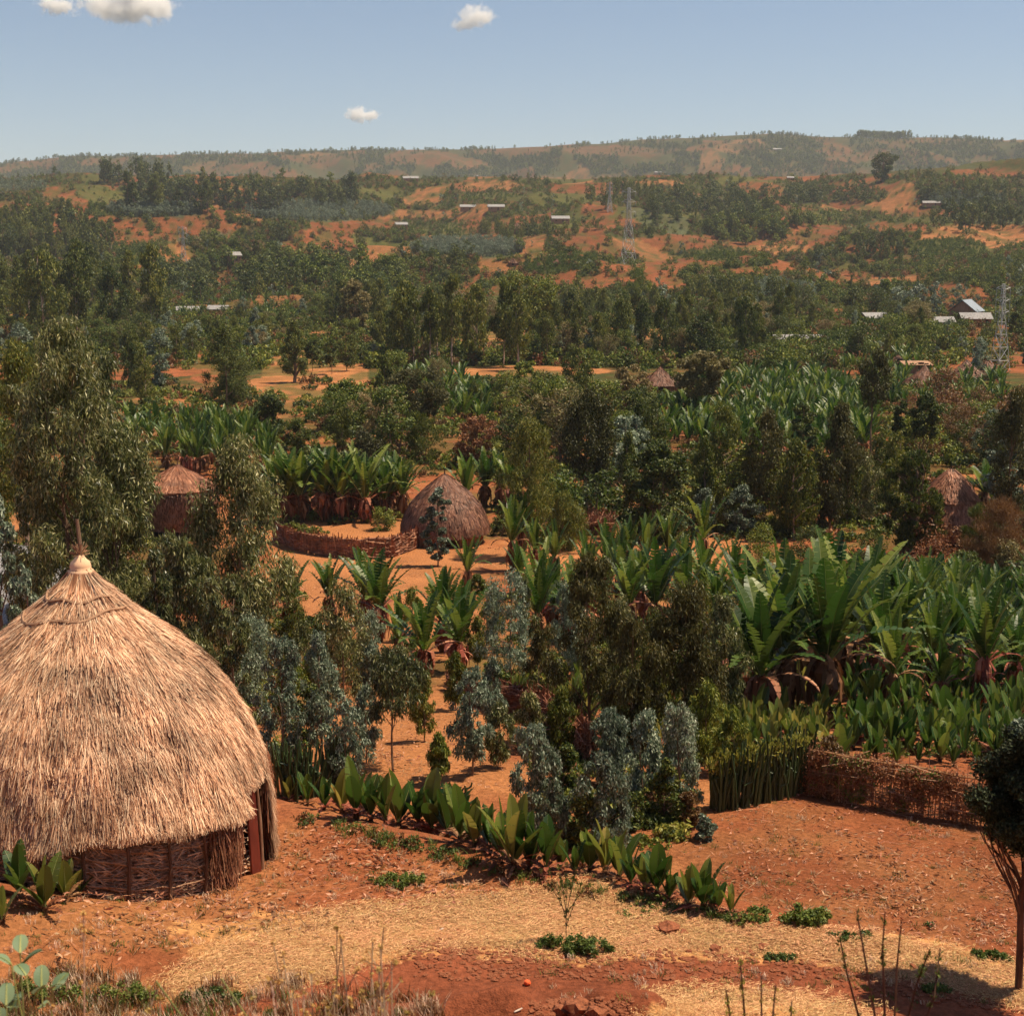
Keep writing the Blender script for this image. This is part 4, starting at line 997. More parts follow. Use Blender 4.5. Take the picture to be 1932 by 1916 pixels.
# ------------------------------------------------------------------ the near hut
hx, hy = -7.22, 24.35; hz_ = float(hq(-4.3, 24.0)) + .0
DA = R(-9)
def adiff(a, b): return (a - b + PI) % (2 * PI) - PI
def eave_near(az):
    a = adiff(np.asarray(az, float), 0)
    e = 1.60 + .07 * np.sin(az * 5) + .05 * np.sin(az * 13)
    e = np.where((a > R(-60)) & (a < R(-16)), 1.60 - (a + R(60)) / R(44) * .28 + .04 * np.sin(az * 17), e)
    e = np.where(np.abs(adiff(az, DA)) < R(9), 1.72, e)
    e = np.where((a > R(2)) & (a < R(75)), .12, e)
    return e
PR = [(5.28, .10), (5.12, .24), (4.95, .40), (4.70, .66), (4.4, 1.05), (4.0, 1.56), (3.6, 1.98), (3.1, 2.38), (2.6, 2.68), (2.1, 2.89), (1.6, 3.04), (1.1, 3.14), (.6, 3.18), (-.1, 3.16)]
hut = empty('thatched_hut', (hx, hy, hz_), 0, (.955, .955, .985)); tag(hut, 'large round hut with golden straw thatch and a clay finial on the near terrace', 'hut')
thatch(PR, eave_near, 170000, .0115, .22, .65, [M['straw'], M['strawb']], lift=.10, lump=.10, seed=3, tier=.07, holes=.30).build('thatch_roof', [M['straw'], M['strawb']], hut)
# apex: gathered fibres, clay pot, pole, vine ropes
cap = MB(); n = 900; az = rng.random(n) * 6.28; zt = rng.uniform(4.72, 5.28, n)
P0 = np.stack([.12 * np.cos(az), .12 * np.sin(az), zt + .05], 1); rr_ = np.interp(5.28 - zt + .32, [0, .3, .9], [.16, .42, .98]) ; Q0 = np.stack([rr_ * np.cos(az + .15), rr_ * np.sin(az + .15), zt - .30], 1)
cap.tubes2(P0, Q0, rng.uniform(.006, .02, n)); cap.build('roof_cap', M['straw'], hut)
pot = MB(); pot.lathe([(5.14, .19), (5.18, .225), (5.24, .22), (5.26, .18), (5.31, .185), (5.38, .165), (5.43, .11), (5.50, .06), (5.505, .0)], 24); pot.build('clay_pot', M['clay'], hut, smooth=True)
pl = MB(); pl.tube([(0, 0, 5.4), (.01, 0, 5.7), (-.01, .01, 5.95), (-.02, .0, 6.12)], [.04, .036, .032, .028], 6); pl.build('finial_pole', M['bark'], hut)
tf = MB(); n = 60; az = rng.random(n) * 6.28; tf.tubes2(np.tile([0, 0, 5.5], (n, 1)), np.stack([rng.uniform(.06, .2, n) * np.cos(az), rng.uniform(.06, .2, n) * np.sin(az), rng.uniform(5.5, 5.72, n)], 1), .006); tf.build('finial_tuft', M['stick'], hut)
for zr, rr0, tl, ph in ((4.88, 0, .05, 0), (4.60, 0, .10, 1.2)):
    a = np.linspace(0, 6.4, 40); rp = MB(); zq = zr + tl * np.sin(a + ph) + .03 * np.sin(a * 6); rq = np.interp(zq, [p_[0] for p_ in PR[::-1]], [p_[1] for p_ in PR[::-1]]) + .11; rp.tube(np.stack([rq * np.cos(a), rq * np.sin(a), zq], 1), .028, 5); rp.build('vine_rope', M['vine'], hut)
# wall of brushwood
wl = MB(); WR = 2.80
def gz(az):
    return np.maximum(hq(hx + 2.9 * np.cos(az), hy + 2.9 * np.sin(az)) - hz_, -.1)
def wallarc(n, h0, h1, rin, rout, lmin, lmax, ra, a0=R(-185), a1=R(-20), slope=.5):
    az = rng.uniform(a0, a1, n); h = rng.uniform(h0, h1, n); L_ = rng.uniform(lmin, lmax, n) * rng.choice([-1, 1], n); th = rng.normal(size=n) * slope
    r0 = rng.uniform(rin, rout, n); r1 = rng.uniform(rin, rout, n); da = L_ * np.cos(th) / WR; z1 = np.clip(h + np.abs(L_) * np.sin(th), .0, h1 + .15)
    return np.stack([r0 * np.cos(az), r0 * np.sin(az), h + gz(az)], 1), np.stack([r1 * np.cos(az + da), r1 * np.sin(az + da), z1 + gz(az + da)], 1), rng.uniform(*ra, n)
a_, b_, c_ = wallarc(3600, .02, 1.15, 2.78, 2.96, .2, .9, (.005, .013)); wl.tubes2(a_, b_, c_, 0)
a_, b_, c_ = wallarc(2200, .02, 1.7, 2.74, 2.85, .3, .8, (.006, .012), slope=1.6); wl.tubes2(a_, b_, c_, 0)
M['palestick'] = wood_mat('pale_stick', (.26, .14, .085), (.60, .40, .27), 9)  # dry stick colours brightened evenly for the hut wall
wl.build('brushwood_wall', M['palestick'], hut)
inn = MB(); K = 64; an = np.linspace(R(20), R(342), K); inn.add(np.concatenate([np.stack([2.72 * np.cos(an), 2.72 * np.sin(an), np.full(K, z)], 1) for z in (-.1, 2.2)]), [(i, i + 1, K + i + 1, K + i) for i in range(K - 1)]); inn.build('inner_wall', M['black'], hut)
for k, a in enumerate(np.arange(R(-172), R(-22), R(13.5))):
    ps = MB(); r_ = 2.97 + rng.uniform(-.02, .05); g_ = float(gz(a)); ps.tube([(r_ * math.cos(a), r_ * math.sin(a), g_ - .12), ((r_ + .02) * math.cos(a + .01), (r_ + .02) * math.sin(a + .01), g_ + .6), (r_ * math.cos(a), r_ * math.sin(a), g_ + 1.2)], [.036, .03, .026], 6); ps.build('post', M['darkstick'], hut)
for zr in (.22, .55, .86):
    for a0, a1 in ((-165, -120), (-112, -62), (-70, -24)):
        a = np.linspace(R(a0), R(a1), 12); rl = MB(); rl.tube(np.stack([2.98 * np.cos(a), 2.98 * np.sin(a), gz(a) + zr + .08 * np.sin(a * 2 + zr * 9) + rng.normal(size=12) * .02], 1), .012, 5); rl.build('rail', M['stick'], hut)
# side of the doorway: straw jamb, ajar plank door, frame pole
ca, sa = math.cos(DA), math.sin(DA)
def dp(r, t, z): return (r * ca - t * sa, r * sa + t * ca, z)
dr_ = MB(); w0 = -.14; pts = [dp(3.02, w0, -.02), dp(3.12, w0 + .20, -.02), dp(2.98, w0 - .06, 1.74), dp(3.06, w0 + .12, 1.74)]
pts += [tuple(np.array(p_) + np.array([-.035 * ca, -.035 * sa, 0])) for p_ in pts]
dr_.add(pts, [(0, 1, 3, 2), (5, 4, 6, 7), (1, 5, 7, 3), (4, 0, 2, 6), (2, 3, 7, 6), (0, 4, 5, 1)])
door = dr_.build('door', M['redwood'], hut); tag(door, 'narrow red brown plank door standing ajar')
fp = MB(); fp.tube([dp(3.10, .20, -.1), dp(3.10, .13, .9), dp(3.06, .06, 1.8)], [.03, .028, .022], 6); fp.build('door_pole', M['stick'], hut)
lint = MB(); lint.tube([dp(2.95, -.5, 1.76), dp(3.02, 0, 1.8), dp(2.95, .5, 1.76)], .035, 6); lint.build('lintel', M['darkstick'], hut)
jm = MB(); n = 420; az = R(2) + rng.random(n) * R(24); r0 = rng.uniform(2.9, 3.18, n); z0 = rng.uniform(.5, 1.9, n); jm.tubes2(np.stack([r0 * np.cos(az), r0 * np.sin(az), z0], 1), np.stack([(r0 + .04) * np.cos(az + rng.normal(size=n) * .05), (r0 + .04) * np.sin(az + rng.normal(size=n) * .05), np.maximum(z0 - rng.uniform(.2, .7, n), .0)], 1), .008)
n = 420; az = R(-19) - rng.random(n) * R(16); r0 = rng.uniform(2.85, 3.08, n); z0 = rng.uniform(.5, 1.5, n); jm.tubes2(np.stack([r0 * np.cos(az), r0 * np.sin(az), z0], 1), np.stack([(r0 + .04) * np.cos(az + rng.normal(size=n) * .05), (r0 + .04) * np.sin(az + rng.normal(size=n) * .05), np.maximum(z0 - rng.uniform(.2, .7, n), .0)], 1), .008)
jm.build('door_jamb', M['redstraw'], hut)

# ------------------------------------------------------------------ farther huts
def hut_far(px, by, rpx, label, prof, mats, walls=True, wall_h=1.3, seed=0, doorside=0., ns_=9000, name='thatched_hut', tilt=None, dist=None, wfac=.86):
    if dist: x = (px - CX) / FP * dist; y = dist * .985; z = float(hq(x, y))
    else: x, y, z = hit1(px, by)
    dd = math.hypot(x, y); Rm = rpx * dd / FP
    o = empty(name, (x, y, z)); tag(o, label, 'hut')
    pf = [(h * Rm, r * Rm) for h, r in prof]
    ev = pf[-1][0]
    rf = thatch(pf, lambda a: ev + .06 * np.sin(np.asarray(a) * 7 + seed) + 0 * np.asarray(a), ns_, dd * .0011, .35, .9, mats, lift=.07, lump=.06, seed=seed)
    rf.build('thatch_roof', mats, o)
    wr = pf[-1][1] * wfac; n = 90; an = np.arange(n) * 2 * PI / n
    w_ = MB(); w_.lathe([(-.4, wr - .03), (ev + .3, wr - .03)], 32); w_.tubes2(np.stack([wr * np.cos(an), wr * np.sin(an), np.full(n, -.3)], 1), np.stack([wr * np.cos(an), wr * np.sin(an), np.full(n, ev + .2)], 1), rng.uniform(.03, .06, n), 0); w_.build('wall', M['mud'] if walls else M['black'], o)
    a = -PI / 2 + doorside; d_ = MB(); d_.box(((wr + .04) * math.cos(a), (wr + .04) * math.sin(a), .62), (.14, .8, 1.3), a); d_.build('doorway', M['black'], o)  # near-black box stands for the unlit opening
    ps = MB()
    for a in (-PI / 2 + doorside - .2, -PI / 2 + doorside + .2): 
        ps = MB(); ps.tube([((wr + .12) * math.cos(a), (wr + .12) * math.sin(a), -.2), ((wr + .12) * math.cos(a), (wr + .12) * math.sin(a), ev + .1)], .05, 5); ps.build('door_post', M['darkstick'], o)
    tp = MB(); tp.tube([(0, 0, pf[0][0] - .2), (0, 0, pf[0][0] + .25)], [.08, .03], 6); tp.build('finial', M['darkstick'], o)
    return o
CONE = [(1.60, .02), (1.50, .14), (1.33, .36), (1.12, .60), (.88, .80), (.62, .93), (.42, 1.0), (.28, 1.01)]
H2 = hut_far(840, 1022, 83, 'brown thatched round hut with a dark doorway beside the woven fenced yard', CONE, [M['oldstraw'], M['oldstrawb']], seed=2, doorside=.18, ns_=16000)
TWO = [(1.85, .02), (1.66, .32), (1.46, .66), (1.26, .98), (1.22, .93), (.9, .94), (.5, .88), (.36, .82)]
H3 = hut_far(340, 1012, 74, 'two tier thatched hut with a smooth reddish cap behind the leaning eucalyptus', TWO, [M['redstraw'], M['oldstrawb']], walls=False, seed=5, ns_=15000, wfac=.75)
# darker coarse lower tier over the cap's foot
Rm3 = 74 * math.hypot(H3.location.x, H3.location.y) / FP
lt = thatch([(h * Rm3, r * Rm3) for h, r in [(1.24, .90), (1.2, .99), (.9, .97), (.5, .90), (.3, .84)]], lambda a: .3 * Rm3 + 0 * np.asarray(a), 9000, .09, .25, .6, None, lift=.08, lump=.1, seed=9); lt.build('lower_thatch', [M['oldstraw'], M['oldstrawb']], H3)
H4 = hut_far(1788, 1035, 74, 'half hidden hut with fresh reddish thatch on top behind the dark euphorbia tree', [(2.0, .02), (1.75, .30), (1.45, .52), (1.1, .72), (.8, .86), (.5, .96), (.38, 1.0)], [M['redstraw'], M['oldstrawb']], seed=7, ns_=12000, walls=False)
Rm4 = 74 * math.hypot(H4.location.x, H4.location.y) / FP
g4 = thatch([(h * Rm4, r * Rm4 + .05) for h, r in [(2.02, .02), (1.75, .31), (1.45, .53), (1.25, .66)]], lambda a: 1.25 * Rm4 + .2 * np.sin(np.asarray(a) * 5), 5000, .08, .3, .7, None, lift=.12, lump=.1, seed=3); g4.build('fresh_thatch', [M['redstraw'], M['oldstrawb']], H4)
SM = [(1.25, .02), (1.0, .22), (.8, .45), (.6, .72), (.45, .92), (.38, 1.0)]
for (a, b, r_, l) in ((1245, 740, 39, 'small brown round hut between two pale trees at the enset field'), (1742, 738, 38, 'brown cone roof sunk in ensets at the right'), (1822, 722, 34, 'dark cone roofed hut right of the sunken cone roof'),
                      (1860, 716, 28, 'small dark hut behind the dark cone roofed one'), (1693, 690, 16, 'tiny reddish hut roof beyond the big enset field')):
    hut_far(a, b, r_, l, SM, [M['oldstraw'], M['oldstrawb']], seed=a % 7, ns_=3500)
for (a, b, r_, l) in ((968, 500, 10, 'tiny brown hut at the lower left edge of the bright tan field'), (1050, 500, 9, 'tiny brown hut at the lower middle of the bright tan field'), (975, 438, 14, 'tiny brown hut in the woods right of the crop knoll')):
    hut_far(a, b, r_, l, SM, [M['oldstraw'], M['oldstrawb']], seed=1, ns_=800)

# ------------------------------------------------------------------ tin roofed houses
def tin_mat(name, c, rough=.6):
    m, nt, ns, L = newmat(name)
    tc = N(nt, 'ShaderNodeTexCoord'); wv = N(nt, 'ShaderNodeTexWave'); wv.inputs['Scale'].default_value = 2.2; wv.bands_direction = 'X'
    L.new(tc.outputs['Object'], wv.inputs[0]); n = N(nt, 'ShaderNodeTexNoise'); n.inputs['Scale'].default_value = 1.5; n.inputs['Detail'].default_value = 5; L.new(tc.outputs['Object'], n.inputs[0])
    r = ramp(nt, [mul(c, .75), c], [.35, .6]); L.new(n.outputs[0], r.inputs[0])
    p = N(nt, 'ShaderNodeBsdfPrincipled', Roughness=rough); p.inputs['Metallic'].default_value = .0; L.new(r.outputs[0], p.inputs['Base Color'])
    b = N(nt, 'ShaderNodeBump'); b.inputs['Strength'].default_value = .8; b.inputs['Distance'].default_value = .04; L.new(wv.outputs[1], b.inputs['Height']); L.new(b.outputs[0], p.inputs['Normal'])
    o = N(nt, 'ShaderNodeOutputMaterial'); L.new(p.outputs[0], o.inputs[0]); return m
M['tin'] = tin_mat('corrugated_tin', (.30, .285, .28)); M['tinblue'] = tin_mat('blue_grey_tin', (.22, .27, .33))
def house(px, by, Lm, Wm, hw, rz, label, roof='tin', wall='mud', pitch=.28, loc=None, mono=False):
    if loc: x, y = loc; z = float(hq(x, y))
    else: x, y, z = hit1(px, by)
    if y > 300: Lm *= .8; Wm *= .85; hw *= .85
    o = empty('tin_roofed_house', (x, y, z), rz); tag(o, label, 'house')
    w_ = MB(); w_.box((0, 0, hw / 2 - .5), (Lm, Wm, hw + 1))
    rh = Wm / 2 * pitch * 2
    w_.build('wall', M[wall], o)
    if not mono:
        gb = MB()
        for sx in (-1, 1):
          gb = MB(); gb.add([(sx * Lm / 2 * .999, -Wm / 2, hw - .01), (sx * Lm / 2 * .999, Wm / 2, hw - .01), (sx * Lm / 2 * .999, .05, hw + rh * .9), (sx * Lm / 2 * .999, -.05, hw + rh * .9)], [(0, 1, 2, 3)])
          gb.build('gable', M[wall], o)
    r_ = MB(); ov = .5; e = ov * pitch * 2 * .5
    if mono:
        r_.add([(-Lm / 2 - ov, -Wm / 2 - ov, hw), (Lm / 2 + ov, -Wm / 2 - ov, hw), (Lm / 2 + ov, Wm / 2 + ov, hw + rh), (-Lm / 2 - ov, Wm / 2 + ov, hw + rh)] + [(-Lm / 2 - ov, -Wm / 2 - ov, hw - .06), (Lm / 2 + ov, -Wm / 2 - ov, hw - .06), (Lm / 2 + ov, Wm / 2 + ov, hw + rh - .06), (-Lm / 2 - ov, Wm / 2 + ov, hw + rh - .06)], [(0, 1, 2, 3), (7, 6, 5, 4), (0, 4, 5, 1), (1, 5, 6, 2), (2, 6, 7, 3), (3, 7, 4, 0)])
    else:
        for s in (-1, 1):
            y0 = s * (Wm / 2 + ov); z0 = hw - e + .03
            top = [(-Lm / 2 - ov, y0, z0), (Lm / 2 + ov, y0, z0), (Lm / 2 + ov, 0, hw + rh + .03), (-Lm / 2 - ov, 0, hw + rh + .03)]
            bot = [(a, b, c - .06) for a, b, c in top]
            r_.add(top + bot, [(0, 1, 2, 3), (7, 6, 5, 4), (0, 4, 5, 1), (1, 5, 6, 2), (3, 7, 4, 0)])
    r_.build('roof', M[roof], o)
    d_ = MB(); d_.box((Lm * .12, -Wm / 2 - .03, .95), (.95, .08, 1.95)); d_.build('door', M['darkstick'], o)
    for sx in (-.28, .36):
        q = MB(); q.box((Lm * sx, -Wm / 2 - .03, 1.4), (.7, .08, .7)); q.build('window', M['black'], o)  # near-black box stands for the unlit room inside
    return o
for a in [(357, 597, 8.5, 5, 2.2, .25, 'low house with a bright tin roof, left of the pair at the clearing'), (413, 594, 7, 4.5, 2.2, -.1, 'low house with a grey tin roof, right of the pair at the clearing'),
 (440, 492, 8, 7, 3.2, .5, 'small house with red gable and pale tin roof in the left woods'), (883, 397, 14, 7, 3, .05, 'small tin roofed house, left of the two side by side above the crop knoll'), (936, 397, 14, 7, 3, .05, 'small tin roofed house, right of the two side by side above the crop knoll'),
 (1057, 421, 13, 7, 3.2, .1, 'tin roofed house at the wood edge left of the pylons'), (775, 342, 16, 8, 3, .1, 'tiny tin roof on the crest left of centre'), (1241, 328, 16, 8, 3, .0, 'tiny tin roof on the crest above the pylons'),
 (757, 430, 9, 6, 2.5, .2, 'tiny shed beside dark trees on the tan knoll'), (1759, 388, 18, 6, 2.4, -.03, 'long white roofed shed on the right hillside'), (1491, 340, 7, 5, 2.5, 0, 'tiny white shed on the crest right of the pylons'),
 (1648, 612, 8, 5.5, 2.3, .3, 'shed with a pale roof left of the church like barn'), (1838, 616, 9, 6, 2.6, -.05, 'dark shed with a bright tin roof below the big barn'), (1774, 620, 7, 5, 2.2, .0, 'low shed with a pinkish roof beside a log stack'),
 (1505, 655, 12, 5, 1.7, -.02, 'low pale tin roof among ensets beside the tan path'), (1465, 285, 24, 10, 4, 0, 'tiny white roof far away on the ridge slope'), (900, 334, 10, 6, 2.5, 0, 'tiny pale shed at the crest above the terraces')]:
    house(*a)
house(1822, 606, 12, 8.5, 3.6, 1.05, 'big barn with a blue grey roof and an earth red gable at the right', roof='tinblue', pitch=.42)
house(1728, 704, 3.8, 2.4, 1.5, 0, 'shed with a tan mono pitch roof behind the sunken cone roof', roof='vine', mono=True, pitch=.2)
house(0, 0, 9, 7, 2.6, -.45, 'corrugated tin roofed house cut by the left frame edge', loc=(-20.7, 60), pitch=.3)
# brushwood heap beside the hut
bx, by_, bz = hit1(1120, 1003); o = MB(); n = 1300; az = rng.random(n) * 6.28; r0 = rng.uniform(.8, 1.5, n) * 1.0
o.tubes2(np.stack([r0 * np.cos(az), r0 * np.sin(az), rng.uniform(0, 1.0, n)], 1), np.stack([(r0 * rng.uniform(.4, 1.25, n)) * np.cos(az + rng.normal(size=n) * .5), (r0 * rng.uniform(.4, 1.2, n)) * np.sin(az + rng.normal(size=n) * .5), rng.uniform(.3, 1.6, n)], 1), .025)
tag(o.build('brushwood_heap', M['redstraw'], loc=(bx, by_, bz)), 'heap of reddish brushwood right of the hut with the fenced yard', 'brushwood')

# ------------------------------------------------------------------ fences
def path_px(pts, n):
    p_ = np.array(pts, float); t = np.linspace(0, len(p_) - 1, n); px = np.interp(t, range(len(p_)), p_[:, 0]); py = np.interp(t, range(len(p_)), p_[:, 1])
    x, y, z, d = hit(px, py); return np.stack([x, y, z], 1)
def woven(name, pts, Hm, label, mat, npost=14, dens=26, lean=.1, vd=18, tops=.12, cat='fence', rail=True, thick=.05, sr=.016):
    C = path_px(pts, 60); s = np.concatenate([[0], np.cumsum(np.linalg.norm(np.diff(C[:, :2], axis=0), axis=1))]); Lt = s[-1]
    at = lambda q: np.stack([np.interp(q, s, C[:, i]) for i in range(3)], 1)
    o = empty(name, tuple(C[0])); tag(o, label, cat); off = -C[0]
    w_ = MB(); n = int(Lt * dens); q0 = rng.uniform(-.2, Lt, n); Lh = rng.uniform(.5, 1.6, n); h0 = rng.uniform(.03, Hm, n)
    A = at(q0) + off; Bp = at(np.minimum(q0 + Lh, Lt)) + off; A[:, 2] += h0; Bp[:, 2] += np.clip(h0 + rng.normal(size=n) * .12, .02, Hm)
    j = rng.normal(size=(n, 3)) * thick; w_.tubes2(A + j, Bp + j[::-1], sr * rng.uniform(.5, 1.4, n))
    n = int(Lt * vd); q0 = rng.uniform(0, Lt, n); A = at(q0) + off; Bp = A.copy(); Bp[:, 2] += Hm * (1 + rng.normal(size=n) * tops); Bp[:, :2] += rng.normal(size=(n, 2)) * .05; w_.tubes2(A, Bp, sr * rng.uniform(.6, 1.3, n))
    w_.build('woven_panel', mat, o)
    for k in range(npost):
        a = at(np.array([Lt * k / (npost - 1)]))[0] + off; ps = MB(); ps.tube([a - [0, 0, .2], a + [rng.normal() * .06, 0, Hm * rng.uniform(.9, 1.12)]], .024, 5); ps.build('post', M['stick'], o)
    return o, at, Lt, off
woven('woven_fence', [(515, 1020), (560, 1040), (620, 1050), (680, 1056), (740, 1052), (785, 1035), (800, 1018)], 1.3, 'low curved wattle fence before the hut yard with dark ensets behind', M['redstraw'], npost=16, dens=60, vd=30, sr=.03)
woven('thatched_hedge', [(935, 1345), (990, 1352), (1040, 1375), (1080, 1405), (1112, 1440)], .85, 'curved reddish brush hedge between the saplings and the yellowing ensets', M['redstraw'], npost=6, dens=240, vd=200, tops=.2, thick=.14, cat='hedge', sr=.014)
woven('woven_fence', [(845, 1300), (880, 1320), (915, 1335), (940, 1345)], .6, 'short reddish brush fence behind the upright bluegum sapling', M['redstraw'], npost=4, dens=150, vd=100, tops=.2, thick=.1, sr=.014)
o, at_, Lt, off = woven('brush_fence', [(1525, 1500), (1580, 1512), (1640, 1520), (1700, 1532), (1770, 1545), (1860, 1560), (1940, 1570)], 1.1, 'thin stick and brush fence at the back of the red yard', M['vine'], npost=14, dens=34, vd=24, tops=.14, sr=.009, thick=.1)
rl = MB(); q = np.linspace(0, Lt, 30); A = at_(q) + off; A[:, 2] += 1.16 + .03 * np.sin(q * 3); rl.tube(A, .028, 5); rl.build('top_rail', M['goldstraw'], o)
fo = MB(); n = 90; q = rng.uniform(0, Lt, n); Cc = at_(q) + off; Cc[:, 2] += rng.uniform(.1, 1.1, n); fo.quads(leafcloud(Cc, np.full(n, .30), 24000, .06, .03, 'rand', .2)); fo.build('creeper', M['brown'], o)
fo = MB(); n = 44; q = rng.uniform(0, Lt * .95, n); Cc = at_(q) + off; Cc[:, 2] += rng.uniform(.1, 1.1, n); fo.quads(leafcloud(Cc, np.full(n, .2), 2600, .08, .05, 'rand', .2)); fo.build('green_creeper', M['weed'], o)
# dry bush at the fence's left end
# euphorbia fence
def euphorb_fence(name, pts, Hm, label, n, cat='hedge', leafy=True):
    C = path_px(pts, 40); o = empty(name, tuple(C[0])); tag(o, label, cat); off = -C[0]; w_ = MB()
    for k in range(n):
        f = rng.random() * 39; i = min(int(f), 38); a = C[i] + (C[i + 1] - C[i]) * (f - i) + off + np.array([rng.normal() * .05, rng.normal() * .12, 0]); H_ = Hm * rng.uniform(.45, 1.25)
        sx, sy = rng.normal(size=2) * .14
        w_.tube([a - [0, 0, .1], a + [sx * .4, sy * .4, H_ * .5], a + [sx, sy, H_]], [.03, .034, .022], 5)
        if rng.random() < .6:
            h1 = H_ * rng.uniform(.3, .7); e = rng.choice([-1, 1]) * rng.uniform(.08, .2); w_.tube([a + [sx * .4, 0, h1], a + [e, .02, h1 + .08], a + [e * 1.2, .02, H_ * rng.uniform(.8, 1.1)]], [.022, .026, .018], 4)
    w_.build('stems', M['euphorb'], o)
    if leafy:
        q = rng.integers(0, 40, 70); Cc = C[q] + off; Cc[:, 2] += Hm * rng.uniform(.75, 1.1, 70); lf = MB(); lf.quads(leafcloud(Cc, np.full(70, .18), 3800, .11, .045, 'up', .3)); lf.build('leaves', M['lime'], o)
    return o
euphorb_fence('euphorbia_fence', [(1338, 1528), (1390, 1522), (1440, 1510), (1490, 1496), (1520, 1488)], 1.25, 'close set green euphorbia stems fencing the left back of the red yard', 240)
euphorb_fence('euphorbia_clump', [(525, 1500), (560, 1505), (600, 1500), (640, 1480), (650, 1465)], 1.15, 'dark spiky euphorbia clump right of the near hut door', 150, 'euphorbia', leafy=False)
euphorb_fence('euphorbia_clump', [(855, 1520), (870, 1522), (885, 1520)], .45, 'small dark euphorbia clump on the red ground behind the terrace row', 12, 'euphorbia', leafy=False)

# ------------------------------------------------------------------ pylons
M['steel'] = wood_mat('galvanised_steel', (.34, .34, .34), (.48, .48, .47), 2, rough=.5)
def pylon(px, by, ty, label, arms=3, wpx=None, r=.075):
    x, y, z = hit1(px, by); H_ = height_for(x, y, z, ty); o = empty('power_pylon', (x, y, z - .5), rng.uniform(.2, .5)); tag(o, label, 'pylon')
    b = MB(); W0 = H_ * .085; ks = 9; zz = H_ * (1 - (1 - np.linspace(0, 1, ks)) ** 1.25); ww = np.interp(zz, [0, H_ * .62, H_], [W0, W0 * .32, W0 * .16])
    cs = [(-1, -1), (1, -1), (1, 1), (-1, 1)]; A = []; Bq = []
    for i in range(ks - 1):
        for j in range(4):
            p0 = np.array([cs[j][0] * ww[i], cs[j][1] * ww[i], zz[i]]); p1 = np.array([cs[j][0] * ww[i + 1], cs[j][1] * ww[i + 1], zz[i + 1]])
            k = (j + 1) % 4; q0 = np.array([cs[k][0] * ww[i], cs[k][1] * ww[i], zz[i]]); q1 = np.array([cs[k][0] * ww[i + 1], cs[k][1] * ww[i + 1], zz[i + 1]])
            A += [p0, p0, q0, p1]; Bq += [p1, q1, p1, q1]
    b.tubes2(A, Bq, r); b.build('lattice_tower', M['steel'], o)
    for i in range(arms):
        h = H_ * (.68 + .13 * i); a = W0 * 1.15; c = MB()
        A = []; Bq = []
        for s in (-1, 1):
            for e in (-1, 1): A += [(s * W0 * .25, e * W0 * .2, h)]; Bq += [(s * a, 0, h + .3)]
            A += [(s * W0 * .2, 0, h + H_ * .045)]; Bq += [(s * a, 0, h + .3)]
        c.tubes2(A, Bq, r * .9); c.build('crossarm', M['steel'], o)
        for s in (-1, 1):
            q = MB(); q.tube([(s * a, 0, h + .25), (s * a, 0, h - 1.6)], r * 1.1, 4); q.build('insulator', M['steel'], o)
    return o
pylon(1185, 497, 352, 'nearer steel lattice pylon among the middle woods'); pylon(1150, 400, 342, 'farther steel lattice pylon up left of the nearer one', r=.09)
pylon(1885, 700, 530, 'steel lattice pylon at the right frame side', r=.04); pylon(1028, 268, 242, 'tiny lattice pylon on the far ridge skyline', arms=2, r=.2)
pylon(347, 500, 425, 'faint lattice pylon in the woods left of the crop knoll', r=.07)
x, y, z = hit1(1414, 247); o = empty('radio_mast', (x, y, z)); tag(o, 'thin radio mast on the far ridge top', 'mast'); H_ = height_for(x, y, z, 219)
b = MB(); b.tubes2([(-.8, 0, 0), (.8, 0, 0), (0, .8, 0)], [(0, 0, H_), (.2, 0, H_), (0, .2, H_)], .25); b.build('pole', M['steel'], o)
b = MB(); b.tubes2([(0, 0, H_ * .6), (0, 0, H_ * .8)], [(3, 1, 0), (-3, 1, 0)], .1); b.build('guy_wire', M['steel'], o)
# ------------------------------------------------------------------ trees and saplings of the near and middle ground, built one by one
def near_tree(names, bx, by, ty, hw, kind, label, n=12000, cat='tree', dist=None, group=None, cb=.1, leaf=None, mode=None, stems=1, lean=0., lm=None, bm=None, shape=None, ncl=40, cr=.26, tr=None, shell=.45, limb=True, zsq=.8):
    if dist: y = dist; x = (bx - CX) / FP * dist * 1.0; z = float(hq(x, y)); x = (bx - CX) / FP * (y * CP - z * SP)
    else: x, y, z = hit1(bx, by)
    dep = y * CP - z * SP; H = height_for(x, y, z, ty); Rr = hw * dep / FP
    d = dict(droop=('droop', (.15, .032), 'euc'), blue=('rand', (.085, .055), 'blue'), dark=('rand', (.13, .06), 'dark'), mid=('rand', (.13, .06), 'mid'))[kind]
    md = mode or d[0]; Lf, Wf = leaf or d[1]; lm_ = lm or M[d[2]]
    sc_ = max(1, dep / 62.) if leaf is None else 1
    t_, c_ = make_tree(names[0], H, Rr, cb, shape or 'euc', int(n * (.78 if dep > 60 else .9)), Lf * sc_, Wf * sc_ * 1.1, lm_, bm or M['bark'], mode=md, nclump=ncl, cr=cr, tr=tr or max(.02, H * .011), stems=stems, lean=lean, shell=shell, limb=limb, zsq=zsq)
    o = empty(names[0], (x, y, z - .05)); obj(names[1], t_, o); obj(names[2], c_, o); tag(o, label, cat, group); return o
EU = ('eucalyptus', 'trunk', 'crown'); SG = ('bluegum_sapling', 'stem', 'crown'); BT = ('broadleaf_tree', 'trunk', 'crown'); BU = ('bush', 'stems', 'foliage')
